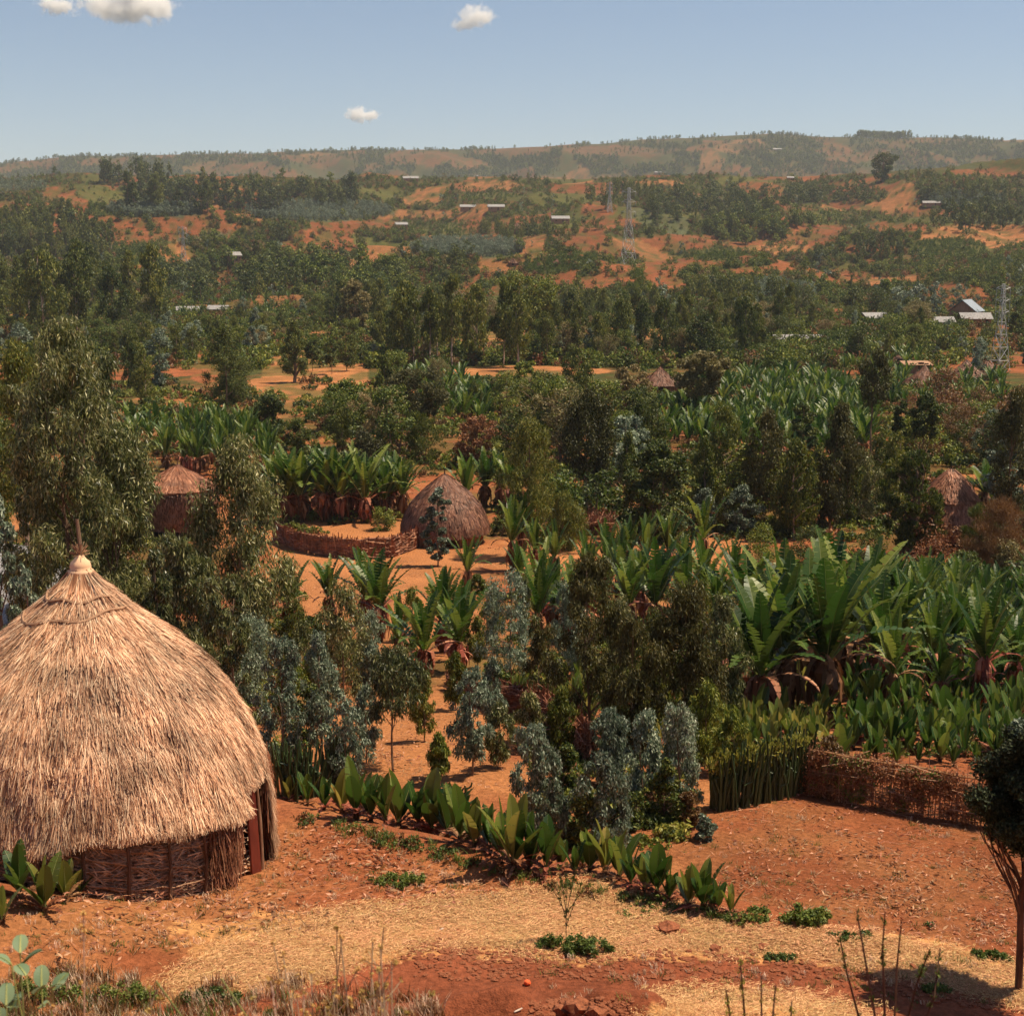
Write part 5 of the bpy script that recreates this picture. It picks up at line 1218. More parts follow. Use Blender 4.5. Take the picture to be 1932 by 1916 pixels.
M['eucn'] = leaf_mat('weeping_eucalyptus_leaf', [(.022, .034, .008), (.065, .085, .020), (.16, .17, .045), (.40, .38, .17)], trans=.28, rough=.38, spec=.5)
M['finedark'] = leaf_mat('fine_dark_leaf', [(.024, .028, .006), (.07, .07, .015), (.15, .13, .035)], trans=.25)
# the huge leaning eucalyptus behind the near hut and its neighbours
near_tree(EU, 90, 0, 715, 75, 'droop', 'weeping eucalyptus just left of the huge one behind the near hut', n=34000, dist=54, cb=.1, lm=M['eucn'], leaf=(.23, .045), ncl=70, cr=.27, stems=2, shape='bush', shell=.25)
near_tree(EU, 215, 0, 672, 68, 'droop', 'weeping eucalyptus just right of the huge one behind the near hut', n=30000, dist=56, cb=.1, lm=M['eucn'], leaf=(.23, .045), ncl=60, cr=.3, stems=2, shape='bush', shell=.25)
near_tree(EU, 152, 0, 606, 125, 'droop', 'huge weeping eucalyptus rising behind the near hut', n=52000, dist=50, cb=.0, lm=M['eucn'], leaf=(.24, .038), ncl=110, cr=.25, shell=.25, stems=3, tr=.13, bm=M['bark'], shape='bush')
near_tree(EU, 238, 0, 790, 100, 'droop', 'weeping eucalyptus covering the left side of the two tier hut', n=30000, dist=53, cb=.02, lm=M['eucn'], leaf=(.22, .045), ncl=70, cr=.3, stems=2, shape='round', shell=.2)
near_tree(EU, 462, 0, 842, 96, 'droop', 'weeping eucalyptus right of the two tier hut', n=34000, dist=52, cb=.0, lm=M['eucn'], leaf=(.21, .045), ncl=60, cr=.36, stems=1, shape='euc', shell=.2)
near_tree(EU, 350, 0, 1012, 85, 'droop', 'low weeping eucalyptus in front of the two tier hut wall', n=30000, dist=46, cb=.0, lm=M['eucn'], leaf=(.2, .042), ncl=120, cr=.2, stems=3, shape='bush')
near_tree(EU, 440, 0, 1090, 75, 'droop', 'weeping sapling at the top right side of the near hut roof', n=18000, dist=40, cb=.0, lm=M['eucn'], leaf=(.17, .034), ncl=40, cr=.22, stems=2, shape='bush')
near_tree(EU, 300, 0, 1040, 60, 'droop', 'leafy weeping sapling just behind the near hut roof', n=20000, dist=41, cb=.0, lm=M['eucn'], leaf=(.18, .034), ncl=40, cr=.24, stems=2, shape='bush')
near_tree(EU, 55, 0, 655, 58, 'droop', 'thin trunked eucalyptus at the left frame edge above the tin roof', n=12000, dist=75, cb=.42, lm=M['euc'], leaf=(.24, .055), ncl=44, cr=.3, bm=M['palebark'])
near_tree(EU, 10, 0, 690, 45, 'droop', 'eucalyptus half cut by the left frame edge', n=8000, dist=82, cb=.3, lm=M['euc'], leaf=(.24, .055), ncl=36, cr=.3)
near_tree(SG, 22, 0, 915, 52, 'blue', 'silvery bluegum at the left edge in front of the corrugated roof', n=11000, dist=38, cb=.02, ncl=50, cr=.25, leaf=(.15, .05), mode='droop', cat='sapling')
near_tree(SG, 75, 0, 1060, 36, 'blue', 'small bluegum tucked between the near hut and the left edge', n=5000, dist=36, cb=.02, ncl=30, cr=.28, leaf=(.13, .045), mode='droop', cat='sapling')
# cedars and lone trees of the clearing
CE = ('cedar', 'trunk', 'crown')
near_tree(CE, 430, 770, 612, 48, 'dark', 'dense dark cedar at the left of the tan clearing', n=16000, cb=.02, shape='euc', ncl=80, cr=.26, leaf=(.26, .11))
near_tree(CE, 555, 722, 604, 30, 'dark', 'lone cedar with a thick forked trunk in the tan clearing', n=9000, cb=.16, shape='cone', ncl=60, cr=.28, leaf=(.3, .13), tr=.3)
near_tree(CE, 590, 700, 640, 16, 'dark', 'small tree right of the lone cedar, nearer to it', n=3000, cb=.4, shape='round', ncl=24, cr=.34, leaf=(.3, .13))
near_tree(CE, 626, 706, 636, 20, 'dark', 'small tree right of the lone cedar, farther from it', n=3500, cb=.35, shape='round', ncl=24, cr=.32, leaf=(.3, .13))
near_tree(CE, 655, 700, 618, 22, 'dark', 'bushy tree right of the two small clearing trees', n=4500, cb=.15, shape='round', ncl=30, cr=.3, leaf=(.3, .13))
near_tree(BT, 670, 652, 530, 36, 'mid', 'large pale yellowish crowned tree above the tree belt', n=9000, lm=M['pale'], cb=.3, shape='round', ncl=50, cr=.26, leaf=(.5, .3), stems=3)
near_tree(BT, 733, 655, 588, 33, 'dark', 'dense dark low tree beside the pale crowned one', n=8000, cb=.05, shape='bush', ncl=50, cr=.26, leaf=(.4, .25))
near_tree(BT, 1000, 645, 520, 62, 'dark', 'largest dark spreading tree rising over the tree belt', n=15000, lm=M['mid'], cb=.2, shape='umb', ncl=70, cr=.22, leaf=(.5, .3), stems=3)
near_tree(CE, 1325, 690, 590, 50, 'dark', 'broad dark cedar in the tree belt above the small round hut', n=11000, cb=.03, shape='cone', ncl=70, cr=.25, leaf=(.4, .18))
near_tree(BT, 568, 365, 335, 18, 'dark', 'round dark tree standing alone on the left crest', n=2500, cb=.05, shape='round', ncl=24, cr=.35, leaf=(1.1, .7))
near_tree(BT, 662, 378, 325, 22, 'dark', 'tall rounded tree standing over the left crest', n=3000, cb=.08, shape='euc', ncl=30, cr=.33, leaf=(1.1, .7))
near_tree(BT, 533, 452, 412, 22, 'dark', 'single round dark tree among the red plots at the left', n=2600, cb=.04, shape='round', ncl=26, cr=.33, leaf=(.8, .5))
near_tree(BT, 1665, 342, 289, 23, 'dark', 'massive dark flat topped tree standing alone on the right crest', n=6000, cb=.12, shape='umb', ncl=44, cr=.3, leaf=(1.1, .8), tr=1.2)
near_tree(BT, 862, 535, 465, 17, 'dark', 'slim dark tree at the left end of the bright tan field', n=3000, cb=.3, shape='euc', ncl=26, cr=.35, leaf=(.6, .3))
near_tree(BT, 1205, 565, 505, 30, 'mid', 'feathery green bamboo like clump on the slope below the pylons', n=6000, cb=.02, shape='bush', ncl=44, cr=.25, leaf=(.8, .2), mode='up')
near_tree(BT, 1612, 590, 545, 22, 'dark', 'dark tree left of the olive one on the right slope', n=3500, cb=.05, shape='euc', ncl=30, cr=.3, leaf=(.6, .35))
near_tree(BT, 1668, 590, 530, 24, 'mid', 'tall tree with a dark left side on the right slope', n=3500, cb=.05, shape='euc', ncl=30, cr=.3, leaf=(.6, .35))
near_tree(BT, 1915, 640, 590, 22, 'dark', 'dark tree right of the steel pylon', n=3000, cb=.1, shape='round', ncl=26, cr=.3, leaf=(.5, .3))
# middle ground
near_tree(BT, 790, 800, 697, 62, 'dark', 'dark dome shaped tree with an olive cap in the centre left', n=19000, lm=M['finedark'], cb=.12, shape='umb', ncl=90, cr=.2, leaf=(.26, .13), stems=3, shell=.7)
near_tree(EU, 728, 790, 672, 26, 'droop', 'thin olive eucalyptus left of the dome shaped tree', n=6000, cb=.1, ncl=36)
near_tree(BT, 652, 812, 722, 62, 'mid', 'spreading green tree left of the dome shaped one', n=12000, cb=.1, shape='bush', ncl=60, cr=.23, leaf=(.3, .17), stems=3)
near_tree(BT, 505, 830, 745, 42, 'mid', 'green tree above the bright enset plot', n=8000, lm=M['dark'], cb=.08, shape='round', ncl=50, cr=.25, leaf=(.28, .16), stems=2)
near_tree(BT, 438, 815, 772, 26, 'mid', 'small pale beige tree above the bright enset plot', n=4500, lm=M['pale'], cb=.2, shape='round', ncl=34, cr=.28, leaf=(.26, .15), stems=2)
near_tree(BT, 560, 870, 790, 40, 'mid', 'olive bushy tree above the dark ensets on the left', n=7000, lm=M['euc'], cb=.05, shape='bush', ncl=40, cr=.25, leaf=(.24, .1), stems=3)
near_tree(BT, 690, 900, 815, 55, 'mid', 'brownish leafy tree above the dark ensets', n=9000, lm=M['finedark'], cb=.05, shape='bush', ncl=50, cr=.24, leaf=(.22, .1), stems=3)
near_tree(BT, 800, 870, 775, 50, 'mid', 'olive green feathery tree above the hut with the fenced yard', n=9000, lm=M['euc'], cb=.08, shape='bush', ncl=50, cr=.24, leaf=(.24, .07), stems=3, mode='up')
near_tree(BT, 905, 880, 785, 46, 'mid', 'rusty speckled tree right of the feathery one', n=7500, lm=M['brown'], cb=.15, shape='round', ncl=46, cr=.24, leaf=(.2, .12), stems=3)
near_tree(BT, 1062, 800, 712, 46, 'mid', 'pale leafed tree over dark shade in the centre', n=8000, lm=M['pale'], cb=.25, shape='umb', ncl=46, cr=.24, leaf=(.3, .2), stems=2)
near_tree(BT, 995, 760, 680, 32, 'mid', 'small crowned tree at the edge of the tan path', n=4500, lm=M['mid'], cb=.2, shape='round', ncl=34, cr=.27, leaf=(.3, .2), stems=2)
near_tree(BT, 1190, 790, 690, 42, 'mid', 'beige flowering tree just left of the small round hut', n=8500, lm=M['pale'], cb=.15, shape='umb', ncl=50, cr=.23, leaf=(.3, .18), stems=2)
near_tree(BT, 1322, 800, 663, 62, 'mid', 'largest beige flowering tree just right of the small round hut', n=13000, lm=M['pale'], cb=.42, shape='umb', ncl=70, cr=.2, leaf=(.32, .2), stems=2)
near_tree(EU, 1000, 1052, 790, 62, 'droop', 'tall feathery eucalyptus with a thin trunk right of the middle hut', n=24000, cb=.22, ncl=80, cr=.24, lm=M['euc'], leaf=(.2, .045), tr=.1)
near_tree(EU, 1060, 1040, 930, 52, 'droop', 'lower olive eucalyptus right of the feathery one', n=12000, cb=.05, ncl=50, cr=.25, lm=M['euc'], leaf=(.2, .045), shape='bush')
near_tree(EU, 1112, 972, 745, 66, 'droop', 'tall broad eucalyptus with a bare pale trunk in the centre', n=20000, cb=.32, ncl=70, cr=.24, lm=M['finedark'], leaf=(.24, .08), tr=.13, bm=M['palebark'])
near_tree(BT, 1240, 1020, 835, 72, 'dark', 'big dark rounded tree right of the brushwood heap', n=20000, cb=.04, shape='round', ncl=90, cr=.22, leaf=(.22, .12), stems=3)
near_tree(BT, 1180, 900, 800, 40, 'dark', 'dark tree above the big rounded one', n=8000, lm=M['mid'], cb=.05, shape='round', ncl=46, cr=.25, leaf=(.24, .12))
near_tree(EU, 1420, 1000, 770, 52, 'droop', 'dark leaning eucalyptus in the thicket', n=15000, cb=.08, ncl=60, cr=.26, lm=M['finedark'], leaf=(.24, .07), lean=.12)
near_tree(EU, 1345, 960, 765, 46, 'droop', 'olive eucalyptus left of the leaning one', n=12000, cb=.08, ncl=50, cr=.26, lm=M['euc'], leaf=(.22, .06), lean=.08)
near_tree(EU, 1560, 1000, 760, 60, 'droop', 'dark broad eucalyptus below the big enset plot', n=17000, cb=.1, ncl=70, cr=.24, lm=M['finedark'], leaf=(.24, .07), lean=.1)
near_tree(EU, 1490, 1010, 890, 55, 'droop', 'olive tree in front of the dark broad eucalyptus', n=12000, cb=.04, ncl=50, cr=.25, lm=M['euc'], leaf=(.22, .06), shape='bush')
near_tree(SG, 1400, 1010, 915, 40, 'blue', 'bluish gum between dark trees in the thicket', n=7000, cb=.03, ncl=40, leaf=(.17, .08), cat='sapling')
near_tree(SG, 1330, 1010, 920, 34, 'blue', 'bluish gum right of the big dark rounded tree', n=6000, cb=.03, ncl=36, leaf=(.17, .08), cat='sapling')
near_tree(EU, 1620, 985, 850, 42, 'droop', 'olive eucalyptus left of the dark euphorbia tree', n=9000, cb=.05, ncl=46, cr=.26, lm=M['eucn'], leaf=(.22, .06))
near_tree(EU, 1645, 870, 665, 32, 'droop', 'slim eucalyptus with a long bare trunk above the dark euphorbia tree', n=6000, cb=.55, ncl=36, cr=.34, lm=M['finedark'], leaf=(.28, .1))
near_tree(BT, 1515, 870, 760, 28, 'dark', 'small dark tree with two round lobes at the enset plot edge', n=5000, cb=.3, shape='round', ncl=30, cr=.33, leaf=(.24, .14))
near_tree(BT, 1742, 880, 745, 34, 'dark', 'dark round topped tree on the red slope', n=5500, cb=.45, shape='round', ncl=34, cr=.3, leaf=(.26, .15))
near_tree(BT, 1697, 870, 755, 20, 'dark', 'small dark tree left of the round topped one on the red slope', n=3000, cb=.4, shape='round', ncl=24, cr=.35, leaf=(.26, .15))
near_tree(BU, 1810, 860, 765, 60, 'mid', 'rusty red leafless shrub on the red slope', n=7000, lm=M['brown'], cb=.02, shape='bush', ncl=50, cr=.22, leaf=(.16, .08), stems=5, cat='bush')
near_tree(SG, 1868, 870, 770, 34, 'blue', 'bluish gum behind the hut at the right edge', n=5000, cb=.05, ncl=36, leaf=(.2, .1), cat='sapling')
near_tree(EU, 1905, 1040, 735, 48, 'droop', 'thin dark trunked eucalyptus at the right frame edge', n=12000, cb=.3, ncl=56, cr=.28, lm=M['finedark'], leaf=(.22, .07), tr=.1)
near_tree(BT, 1712, 1045, 850, 60, 'dark', 'black green candelabra euphorbia tree before the half hidden hut', n=17000, cb=.12, shape='round', ncl=90, cr=.2, leaf=(.26, .07), mode='up', stems=4, lm=M['euphorb'] if False else M['dark'], tr=.16)
near_tree(BT, 1760, 1045, 930, 34, 'dark', 'small dark bush against the half hidden hut', n=6000, cb=.05, shape='bush', ncl=40, cr=.26, leaf=(.22, .06), mode='up', cat='bush')
near_tree(BU, 1880, 1092, 945, 72, 'mid', 'fluffy tan and olive feathery bush at the right edge', n=30000, lm=M['brown'], cb=.0, shape='bush', ncl=70, cr=.28, leaf=(.30, .018), mode='up', stems=3, cat='bush', shell=.2)
near_tree(BU, 1845, 1080, 950, 40, 'mid', 'olive feathery bush beside the fluffy tan one', n=14000, lm=M['euc'], cb=.0, shape='bush', ncl=44, cr=.3, leaf=(.30, .02), mode='up', stems=3, cat='bush', shell=.2)
near_tree(BU, 1900, 1105, 1020, 48, 'mid', 'thin bush with pale leaves below the fluffy tan bush', n=6000, cb=.0, shape='bush', ncl=36, cr=.28, leaf=(.14, .07), stems=4, cat='bush', lm=M['pale'])
near_tree(BU, 1820, 1110, 1040, 44, 'mid', 'dark bush on the left of the thin pale leafed one', n=6000, cb=.0, shape='bush', ncl=36, cr=.28, leaf=(.14, .07), stems=4, cat='bush', lm=M['dark'])
near_tree(SG, 826, 1068, 918, 30, 'blue', 'bluegum sapling standing right before the middle hut roof', n=6500, cb=.12, ncl=40, leaf=(.19, .085), cat='sapling', shape='col')
# the belt of saplings behind the near yard
for a in [(962, 1292, 1075, 58, 'round silvery bluegum at the centre behind the ensets', 9500, .12), (892, 1462, 1258, 48, 'upright silvery bluegum on red ground left of the thatched hedge', 8000, .18), (1008, 1585, 1362, 56, 'grey green bluegum right of the bare red patch', 9500, .05),
          (1140, 1600, 1430, 62, 'low silvery bluegum cluster at the end of the sapling belt', 10000, .0), (1278, 1528, 1325, 55, 'bluegum left of the euphorbia fence', 9500, .03), (535, 1452, 1195, 50, 'bluegum right beside the near hut thatch', 9000, .12),
          (475, 1330, 1165, 60, 'bluegum crown peeking over the right side of the near hut', 9000, .05), (1050, 1590, 1480, 38, 'short bluegum in front of the grey green one', 5000, .0), (655, 1490, 1320, 46, 'wispy bluegum with pale hanging leaves above the terrace row', 4200, .1),
          (605, 1440, 1180, 44, 'slender bluegum second from the near hut', 7000, .2), (1215, 1500, 1340, 45, 'bluish gum at the middle of the sapling belt', 7500, .03)]:
    near_tree(SG, a[0], a[1], a[2], a[3], 'blue', a[4], n=int(a[5] * 1.15), cb=a[6], ncl=60, cr=.24, zsq=.8, cat='sapling', shape=['euc', 'round', 'bush'][len(a[4]) % 3], leaf=(.10, .034), shell=.1, mode='droop')
for a in [(742, 1455, 1222, 66, 'olive weeping sapling with two thin bare stems', 9000, .42, 'eucn'), (650, 1340, 1105, 62, 'thin leafed eucalyptus before the ensets at the left', 11000, .1, 'eucn'), (1112, 1400, 1045, 72, 'fine leafed dark eucalyptus in the middle of the ensets', 26000, .16, 'finedark'),
          (1290, 1430, 1108, 84, 'broad fine leafed dark eucalyptus left of the tall right grove', 28000, .12, 'finedark'), (1190, 1440, 1160, 60, 'fine leafed tree between the two dark eucalyptus', 16000, .1, 'finedark'), (1362, 1370, 1120, 46, 'fine leafed olive sapling touching the tall right grove', 10000, .15, 'eucn'),
          (1020, 1350, 1180, 40, 'dark sapling right of the round silvery bluegum', 7000, .1, 'finedark')]:
    near_tree(EU, a[0], a[1], a[2], a[3], 'droop', a[4], n=int(a[5] * .85), cb=a[6] + .05, ncl=46, cr=.3, lm=M[a[7]], leaf=(.14, .03), shape=['round', 'bush'][len(a[4]) % 2], shell=.15)
for a in [(1255, 1550, 1430, 42, 'dark bush at the foot of the gum left of the euphorbia fence', 6500, 'dark'), (1100, 1600, 1480, 36, 'dark shrub inside the low silvery cluster', 5000, 'dark'), (1065, 1500, 1400, 34, 'dark shrub before the curved brush hedge', 4500, 'dark'), (590, 1400, 1290, 44, 'dark leafy shrub behind the euphorbia clump', 6000, 'dark'),
          (1560, 1500, 1385, 42, 'dry brown thorny bush at the corner of the red yard', 6500, 'brown'), (1530, 1490, 1400, 26, 'dark thorny bush at the end of the euphorbia fence', 3500, 'dark'), (1620, 1505, 1420, 30, 'dry bush leaning on the brush fence', 3500, 'brown'), (1300, 1560, 1490, 30, 'tan dry shrub at the left corner of the red yard', 2500, 'brown'),
          (1330, 1585, 1535, 24, 'small pale green shrub at the left corner of the red yard', 1800, 'blue'), (1350, 1430, 1370, 34, 'lime green shrub between the dark eucalyptus and the fence', 3000, 'lime'), (1190, 1560, 1490, 40, 'dark shrub left of the tan dry one', 4500, 'dark')]:
    near_tree(BU, a[0], a[1], a[2], a[3], 'mid', a[4], n=a[5], cb=0, shape='bush', ncl=36, cr=.28, leaf=(.085, .045), lm=M[a[6]], stems=4, cat='bush')
for i, (a, b, h, wd) in enumerate([(575, 1300, 1170, 40), (700, 1280, 1150, 36), (560, 1240, 1130, 34), (930, 1240, 1120, 30), (1000, 1420, 1310, 34), (1150, 1480, 1340, 44), (1235, 1330, 1150, 40), (1330, 1450, 1290, 44), (990, 1230, 1090, 28), (1090, 1290, 1150, 40), (1320, 1260, 1090, 34), (780, 1210, 1110, 26), (640, 1270, 1160, 30), (690, 1440, 1290, 34), (800, 1400, 1270, 32), (830, 1480, 1380, 28), (940, 1450, 1330, 34), (700, 1340, 1210, 34), (860, 1340, 1230, 30), (600, 1340, 1220, 38), (760, 1330, 1220, 34), (930, 1380, 1240, 28), (1060, 1420, 1300, 36), (545, 1360, 1240, 38), (1170, 1290, 1130, 38), (1060, 1250, 1100, 34), (900, 1260, 1160, 26), (1380, 1460, 1340, 34)]):
    near_tree(EU, a, b, h, wd, 'droop', 'thin feathery sapling filling the belt between the near hut and the right grove', n=5200, cb=.18, ncl=40, cr=.3, lm=[M['eucn'], M['blue'], M['euc'], M['mid']][i % 4], leaf=(.12, .03), shell=.2, group='thin feathery saplings in the belt')
for i, (a, b, h, wd) in enumerate([(720, 1000, 955, 26), (950, 1010, 960, 24), (655, 1255, 1205, 36), (760, 1240, 1190, 32), (930, 1300, 1250, 34), (590, 1210, 1160, 34), (520, 1240, 1170, 40), (1000, 1120, 1070, 30), (900, 1120, 1085, 22), (545, 1130, 1090, 22), (1180, 1050, 1000, 34), (1270, 1060, 1015, 34), (1430, 1060, 990, 44), (1520, 1060, 990, 40), (1640, 1060, 1000, 40)]):
    near_tree(BU, a, b, h, wd, 'mid', 'low leafy shrub beside the compound of the middle hut', n=3600, cb=0, shape='bush', ncl=30, cr=.3, leaf=(.13, .06), lm=[M['mid'], M['dark'], M['euc'], M['weed']][i % 4], stems=3, cat='bush', group='low leafy shrubs around the compound')
# the black tree at the right edge
M['blackleaf'] = leaf_mat('painted_shade_leaf', [(.008, .012, .005), (.02, .03, .01), (.04, .055, .02)], trans=.05, rough=.6, spec=.2)  # near-black leaf colour paints in the crown's backlit shade
x, y = 6.92, 18.9; z = float(hq(x, y)); dep = y * CP - z * SP
o = empty('shade_tree', (x, y, z)); tag(o, 'tree painted black as if backlit, with a dense round crown at the right frame edge', 'tree')
zt = height_for(x, y, z, 1368); zb = height_for(x, y, z, 1590); T = MB(); xo = .03
T.tube([(0, 0, -.2), (-.02, 0, zb * .3), (-.05, 0, zb * .62), (.02, 0, zb * .95), (.1, 0, zt * .8)], [.055, .05, .045, .04, .02], 7)
for k in range(26):
    a = rng.random() * 6.28; z0 = zb * rng.uniform(.35, .75); e = rng.uniform(.25, .75); zz1 = zb * rng.uniform(1.0, 1.15)
    T.tube([(-.03, 0, z0), (e * .35 * math.cos(a), e * .35 * math.sin(a), z0 + (zz1 - z0) * .35), (e * .85 * math.cos(a), e * .85 * math.sin(a), z0 + (zz1 - z0) * .75), (e * 1.1 * math.cos(a), e * 1.1 * math.sin(a), zz1 + .15)], [.016, .013, .009, .006], 5)
T.build('trunk', M['darkstick'], o)
nc = 150; az = rng.random(nc) * 6.28; t = rng.random(nc); env = np.interp(t, [0, .15, .5, .8, 1], [.5, .84, .90, .74, .25]); rr_ = env * np.sqrt(rng.random(nc)) * (.62 + .62 * vnoise(az * 1.3 + 4, t * 4 + 9, 6))
Cc = np.stack([xo + .12 + rr_ * np.cos(az), rr_ * np.sin(az), zb + .0 + t * (zt - zb - .1)], 1)
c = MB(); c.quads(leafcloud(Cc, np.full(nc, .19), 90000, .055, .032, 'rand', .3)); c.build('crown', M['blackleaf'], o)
nc = 30; az = rng.random(nc) * 6.28; Cc = np.stack([xo + .2 + .5 * np.sqrt(rng.random(nc)) * np.cos(az), .5 * np.sin(az), np.full(nc, zt - .14)], 1); c = MB(); c.quads(leafcloud(Cc, np.full(nc, .15), 5000, .06, .035, 'rand', .3)); c.build('painted_lit_leaves', M['blue'], o)  # paler leaf colour on top paints in the sunlit part of the crown

# ------------------------------------------------------------------ foreground weeds on the bank
def bank(px, dist):
    x = (px - CX) / FP * dist * 1.03; y = dist; z = float(hq(x, y)); x = (px - CX) / FP * (y * CP - z * SP); return x, y, float(hq(x, y))
M['drygrass'] = leaf_mat('dry_grass', [(.30, .17, .09), (.52, .36, .23), (.70, .55, .40)], trans=.2)
M['flower'] = leaf_mat('yellow_seed_head', [(.42, .27, .07), (.62, .42, .13)], trans=.3)
M['kale'] = leaf_mat('grey_green_leaf', [(.12, .19, .10), (.22, .30, .17)], trans=.3, rough=.55)
def dry_weed(px, dist, ty, label, nst=9, spread=.25, heads=True, group=None, sm='drygrass', w=.0075):
    x, y, z = bank(px, dist); H = height_for(x, y, z, ty); o = empty('dry_weed', (x, y, z)); tag(o, label, 'weed', group); st = MB(); fl = MB(); HC = []
    for k in range(nst):
        a = rng.random() * 6.28; e = rng.uniform(.1, 1) * spread; h = H * rng.uniform(.55, 1.02); top = np.array([e * math.cos(a), e * math.sin(a) * .6, h])
        st.tube([(rng.normal() * .03, rng.normal() * .03, -.05), top * [.3, .3, .5], top], [w, w * .8, w * .5], 4)
        for q in range(4):
            f = rng.uniform(.55, .95); b = top * [f * .9, f * .9, f]; t = b + np.array([rng.normal() * .06, rng.normal() * .05, rng.uniform(.05, .14)]); st.tube([b, t], [w * .5, w * .35], 3); HC.append(t)
        HC.append(top)
    if heads and nst <= 5:
        HC = np.array(HC); st.quads(leafcloud(HC, np.full(len(HC), .022), len(HC) * 16, .022, .016, 'rand', .2), 1); heads = False
    st.build('stems', [M[sm], M['flower']], o)
    if heads: HC = np.array(HC); fl.quads(leafcloud(HC, np.full(len(HC), .022), len(HC) * 10, .020, .014, 'rand', .2)); fl.build('blossoms', M['flower'], o)
    return o
for a in [(640, 9.5, 1690, 'tall dry weed with yellow heads, highest one at the bottom left', 4), (600, 9, 1775, 'dry stalks with yellow seed heads left of the highest weed', 9), (690, 8.6, 1755, 'dry stalks with yellow seed heads right of the highest weed', 7),
          (745, 8.2, 1790, 'pale stalk clump leaning right at the bottom', 9), (655, 8, 1815, 'dense dry stalks low at the bottom left centre', 8), (800, 8, 1850, 'few leaning dry stalks right of the stalk clump', 5), (570, 8, 1850, 'short dry stalks at the left of the stalk clump', 9),
          (485, 8.2, 1850, 'small dry weed in the green tuft at the bottom left', 4), (170, 8.5, 1700, 'single thin weed stem at the bottom left corner', 2), (310, 8.5, 1860, 'small dry weed at the bottom left', 4)]:
    dry_weed(*a[:4], nst=a[4])
def twig_sapling(px, dist, ty, label, nb=6, spread=.35, leaf='weed', w=1.):
    x, y, z = bank(px, dist); H = height_for(x, y, z, ty); o = empty('twiggy_sapling', (x, y, z)); tag(o, label, 'sapling'); st = MB(); Lc = []
    for k in range(nb):
        a = -PI / 2 + (k / (nb - 1) - .5) * PI * .9 + PI / 2 * 0; e = (k / (nb - 1) - .5) * 2 * spread * H; h = H * (1 - .25 * abs(k / (nb - 1) - .35))
        z0 = H * rng.uniform(.12, .4); P_ = [np.array([0, 0, z0]), np.array([e * .35, rng.normal() * .05, z0 + (h - z0) * .4]), np.array([e * .8, rng.normal() * .08, z0 + (h - z0) * .8]), np.array([e, rng.normal() * .08, h])]
        st.tube(P_, np.array([.013, .011, .008, .005]) * w, 5)
        for q in range(14):
            f = rng.random() * 2.99; i = int(f); Lc.append(P_[i] + (P_[i + 1] - P_[i]) * (f - i))
    st.tube([(0, 0, -.05), (0, 0, H * .42)], [.02 * w, .014 * w], 6); st.build('stems', M['darkstick'], o)
    Lc = np.array(Lc); lf = MB(); lf.quads(leafcloud(Lc, np.full(len(Lc), .03), len(Lc) * 5, .045, .016, 'up', .3)); lf.build('leaves', M[leaf], o); return o
twig_sapling(1660, 10.5, 1708, 'bare twigged green sapling at the bottom right', nb=6, spread=.16)
twig_sapling(1420, 10, 1815, 'small yellowish sapling at the bottom right of centre', nb=5, spread=.12, leaf='lime')
dry_weed(1700, 9.5, 1815, 'dry stalk with a tan seed head right of the bare twigged sapling', nst=2, spread=.3, sm='darkstick', w=.006)
dry_weed(1385, 9.5, 1800, 'lone thin dry stalk left of the small yellowish sapling', nst=1, spread=.05)
twig_sapling(1068, 20.7, 1625, 'small feathery sapling at the edge of the straw below the terrace row', nb=7, spread=.32, w=.4)
# kale like plants bottom left
def broad_weed(px, dist, ty, label, nl=8, size=.125, group=None, foot=None):
    x, y, z = bank(px, dist); H = height_for(x, y, z, ty); o = empty('broadleaf_weed', (x, y, z)); tag(o, label, 'weed', group); st = MB(); lf = MB()
    for k in range(nl):
        a = k * 2.4; e = rng.uniform(.08, .22); h = H * rng.uniform(.45, .95); st.tube([(0, 0, -.03), (e * .5 * math.cos(a), e * .5 * math.sin(a), h * .6), (e * math.cos(a), e * math.sin(a), h)], [.007, .006, .004], 4)
        enset_leaf(lf, (e * math.cos(a), e * math.sin(a), h), a, .5 + rng.random() * .6, .5, size * rng.uniform(.8, 1.3), size * .75, n=8, pet=.02, vfold=.2)
    st.build('stalks', M['rib'], o); lf.build('leaves', [M['kale'], M['rib']], o); return o
for a in [(12, 9, 1765, 'pale broadleaf weed cut by the bottom left frame edge'), (62, 8.8, 1762, 'pale broadleaf weed with large grey green leaves at the bottom left'), (98, 8.6, 1790, 'broadleaf weed just right of the large leaved one'), (30, 8.3, 1830, 'low broadleaf weed below the large leaved one')]:
    broad_weed(*a)
# ------------------------------------------------------------------ ground clutter
def tuft_mesh(nm, n, h, w, sp, mat):
    mb = MB(); a = rng.random(n) * 6.28; r = np.sqrt(rng.random(n)) * sp; P0 = np.stack([r * np.cos(a), r * np.sin(a), np.zeros(n)], 1); hh = h * rng.uniform(.4, 1.1, n)
    b = rng.random(n) * 6.28; le = hh * rng.uniform(.2, .9, n); Mid = P0 + np.stack([le * .35 * np.cos(b), le * .35 * np.sin(b), hh * .6], 1); Tp = P0 + np.stack([le * np.cos(b), le * np.sin(b), hh], 1)
    S = np.stack([-np.sin(b), np.cos(b), 0 * b], 1) * w * .5
    V = np.stack([P0 - S, P0 + S, Mid + S * .8, Mid - S * .8, Tp + S * .1, Tp - S * .1], 1); F = np.arange(n)[:, None, None] * 6 + np.array([(0, 1, 2, 3), (3, 2, 4, 5)])[None]
    mb.add(V.reshape(-1, 3), F.reshape(-1, 4)); return mb.mesh(nm, mat)
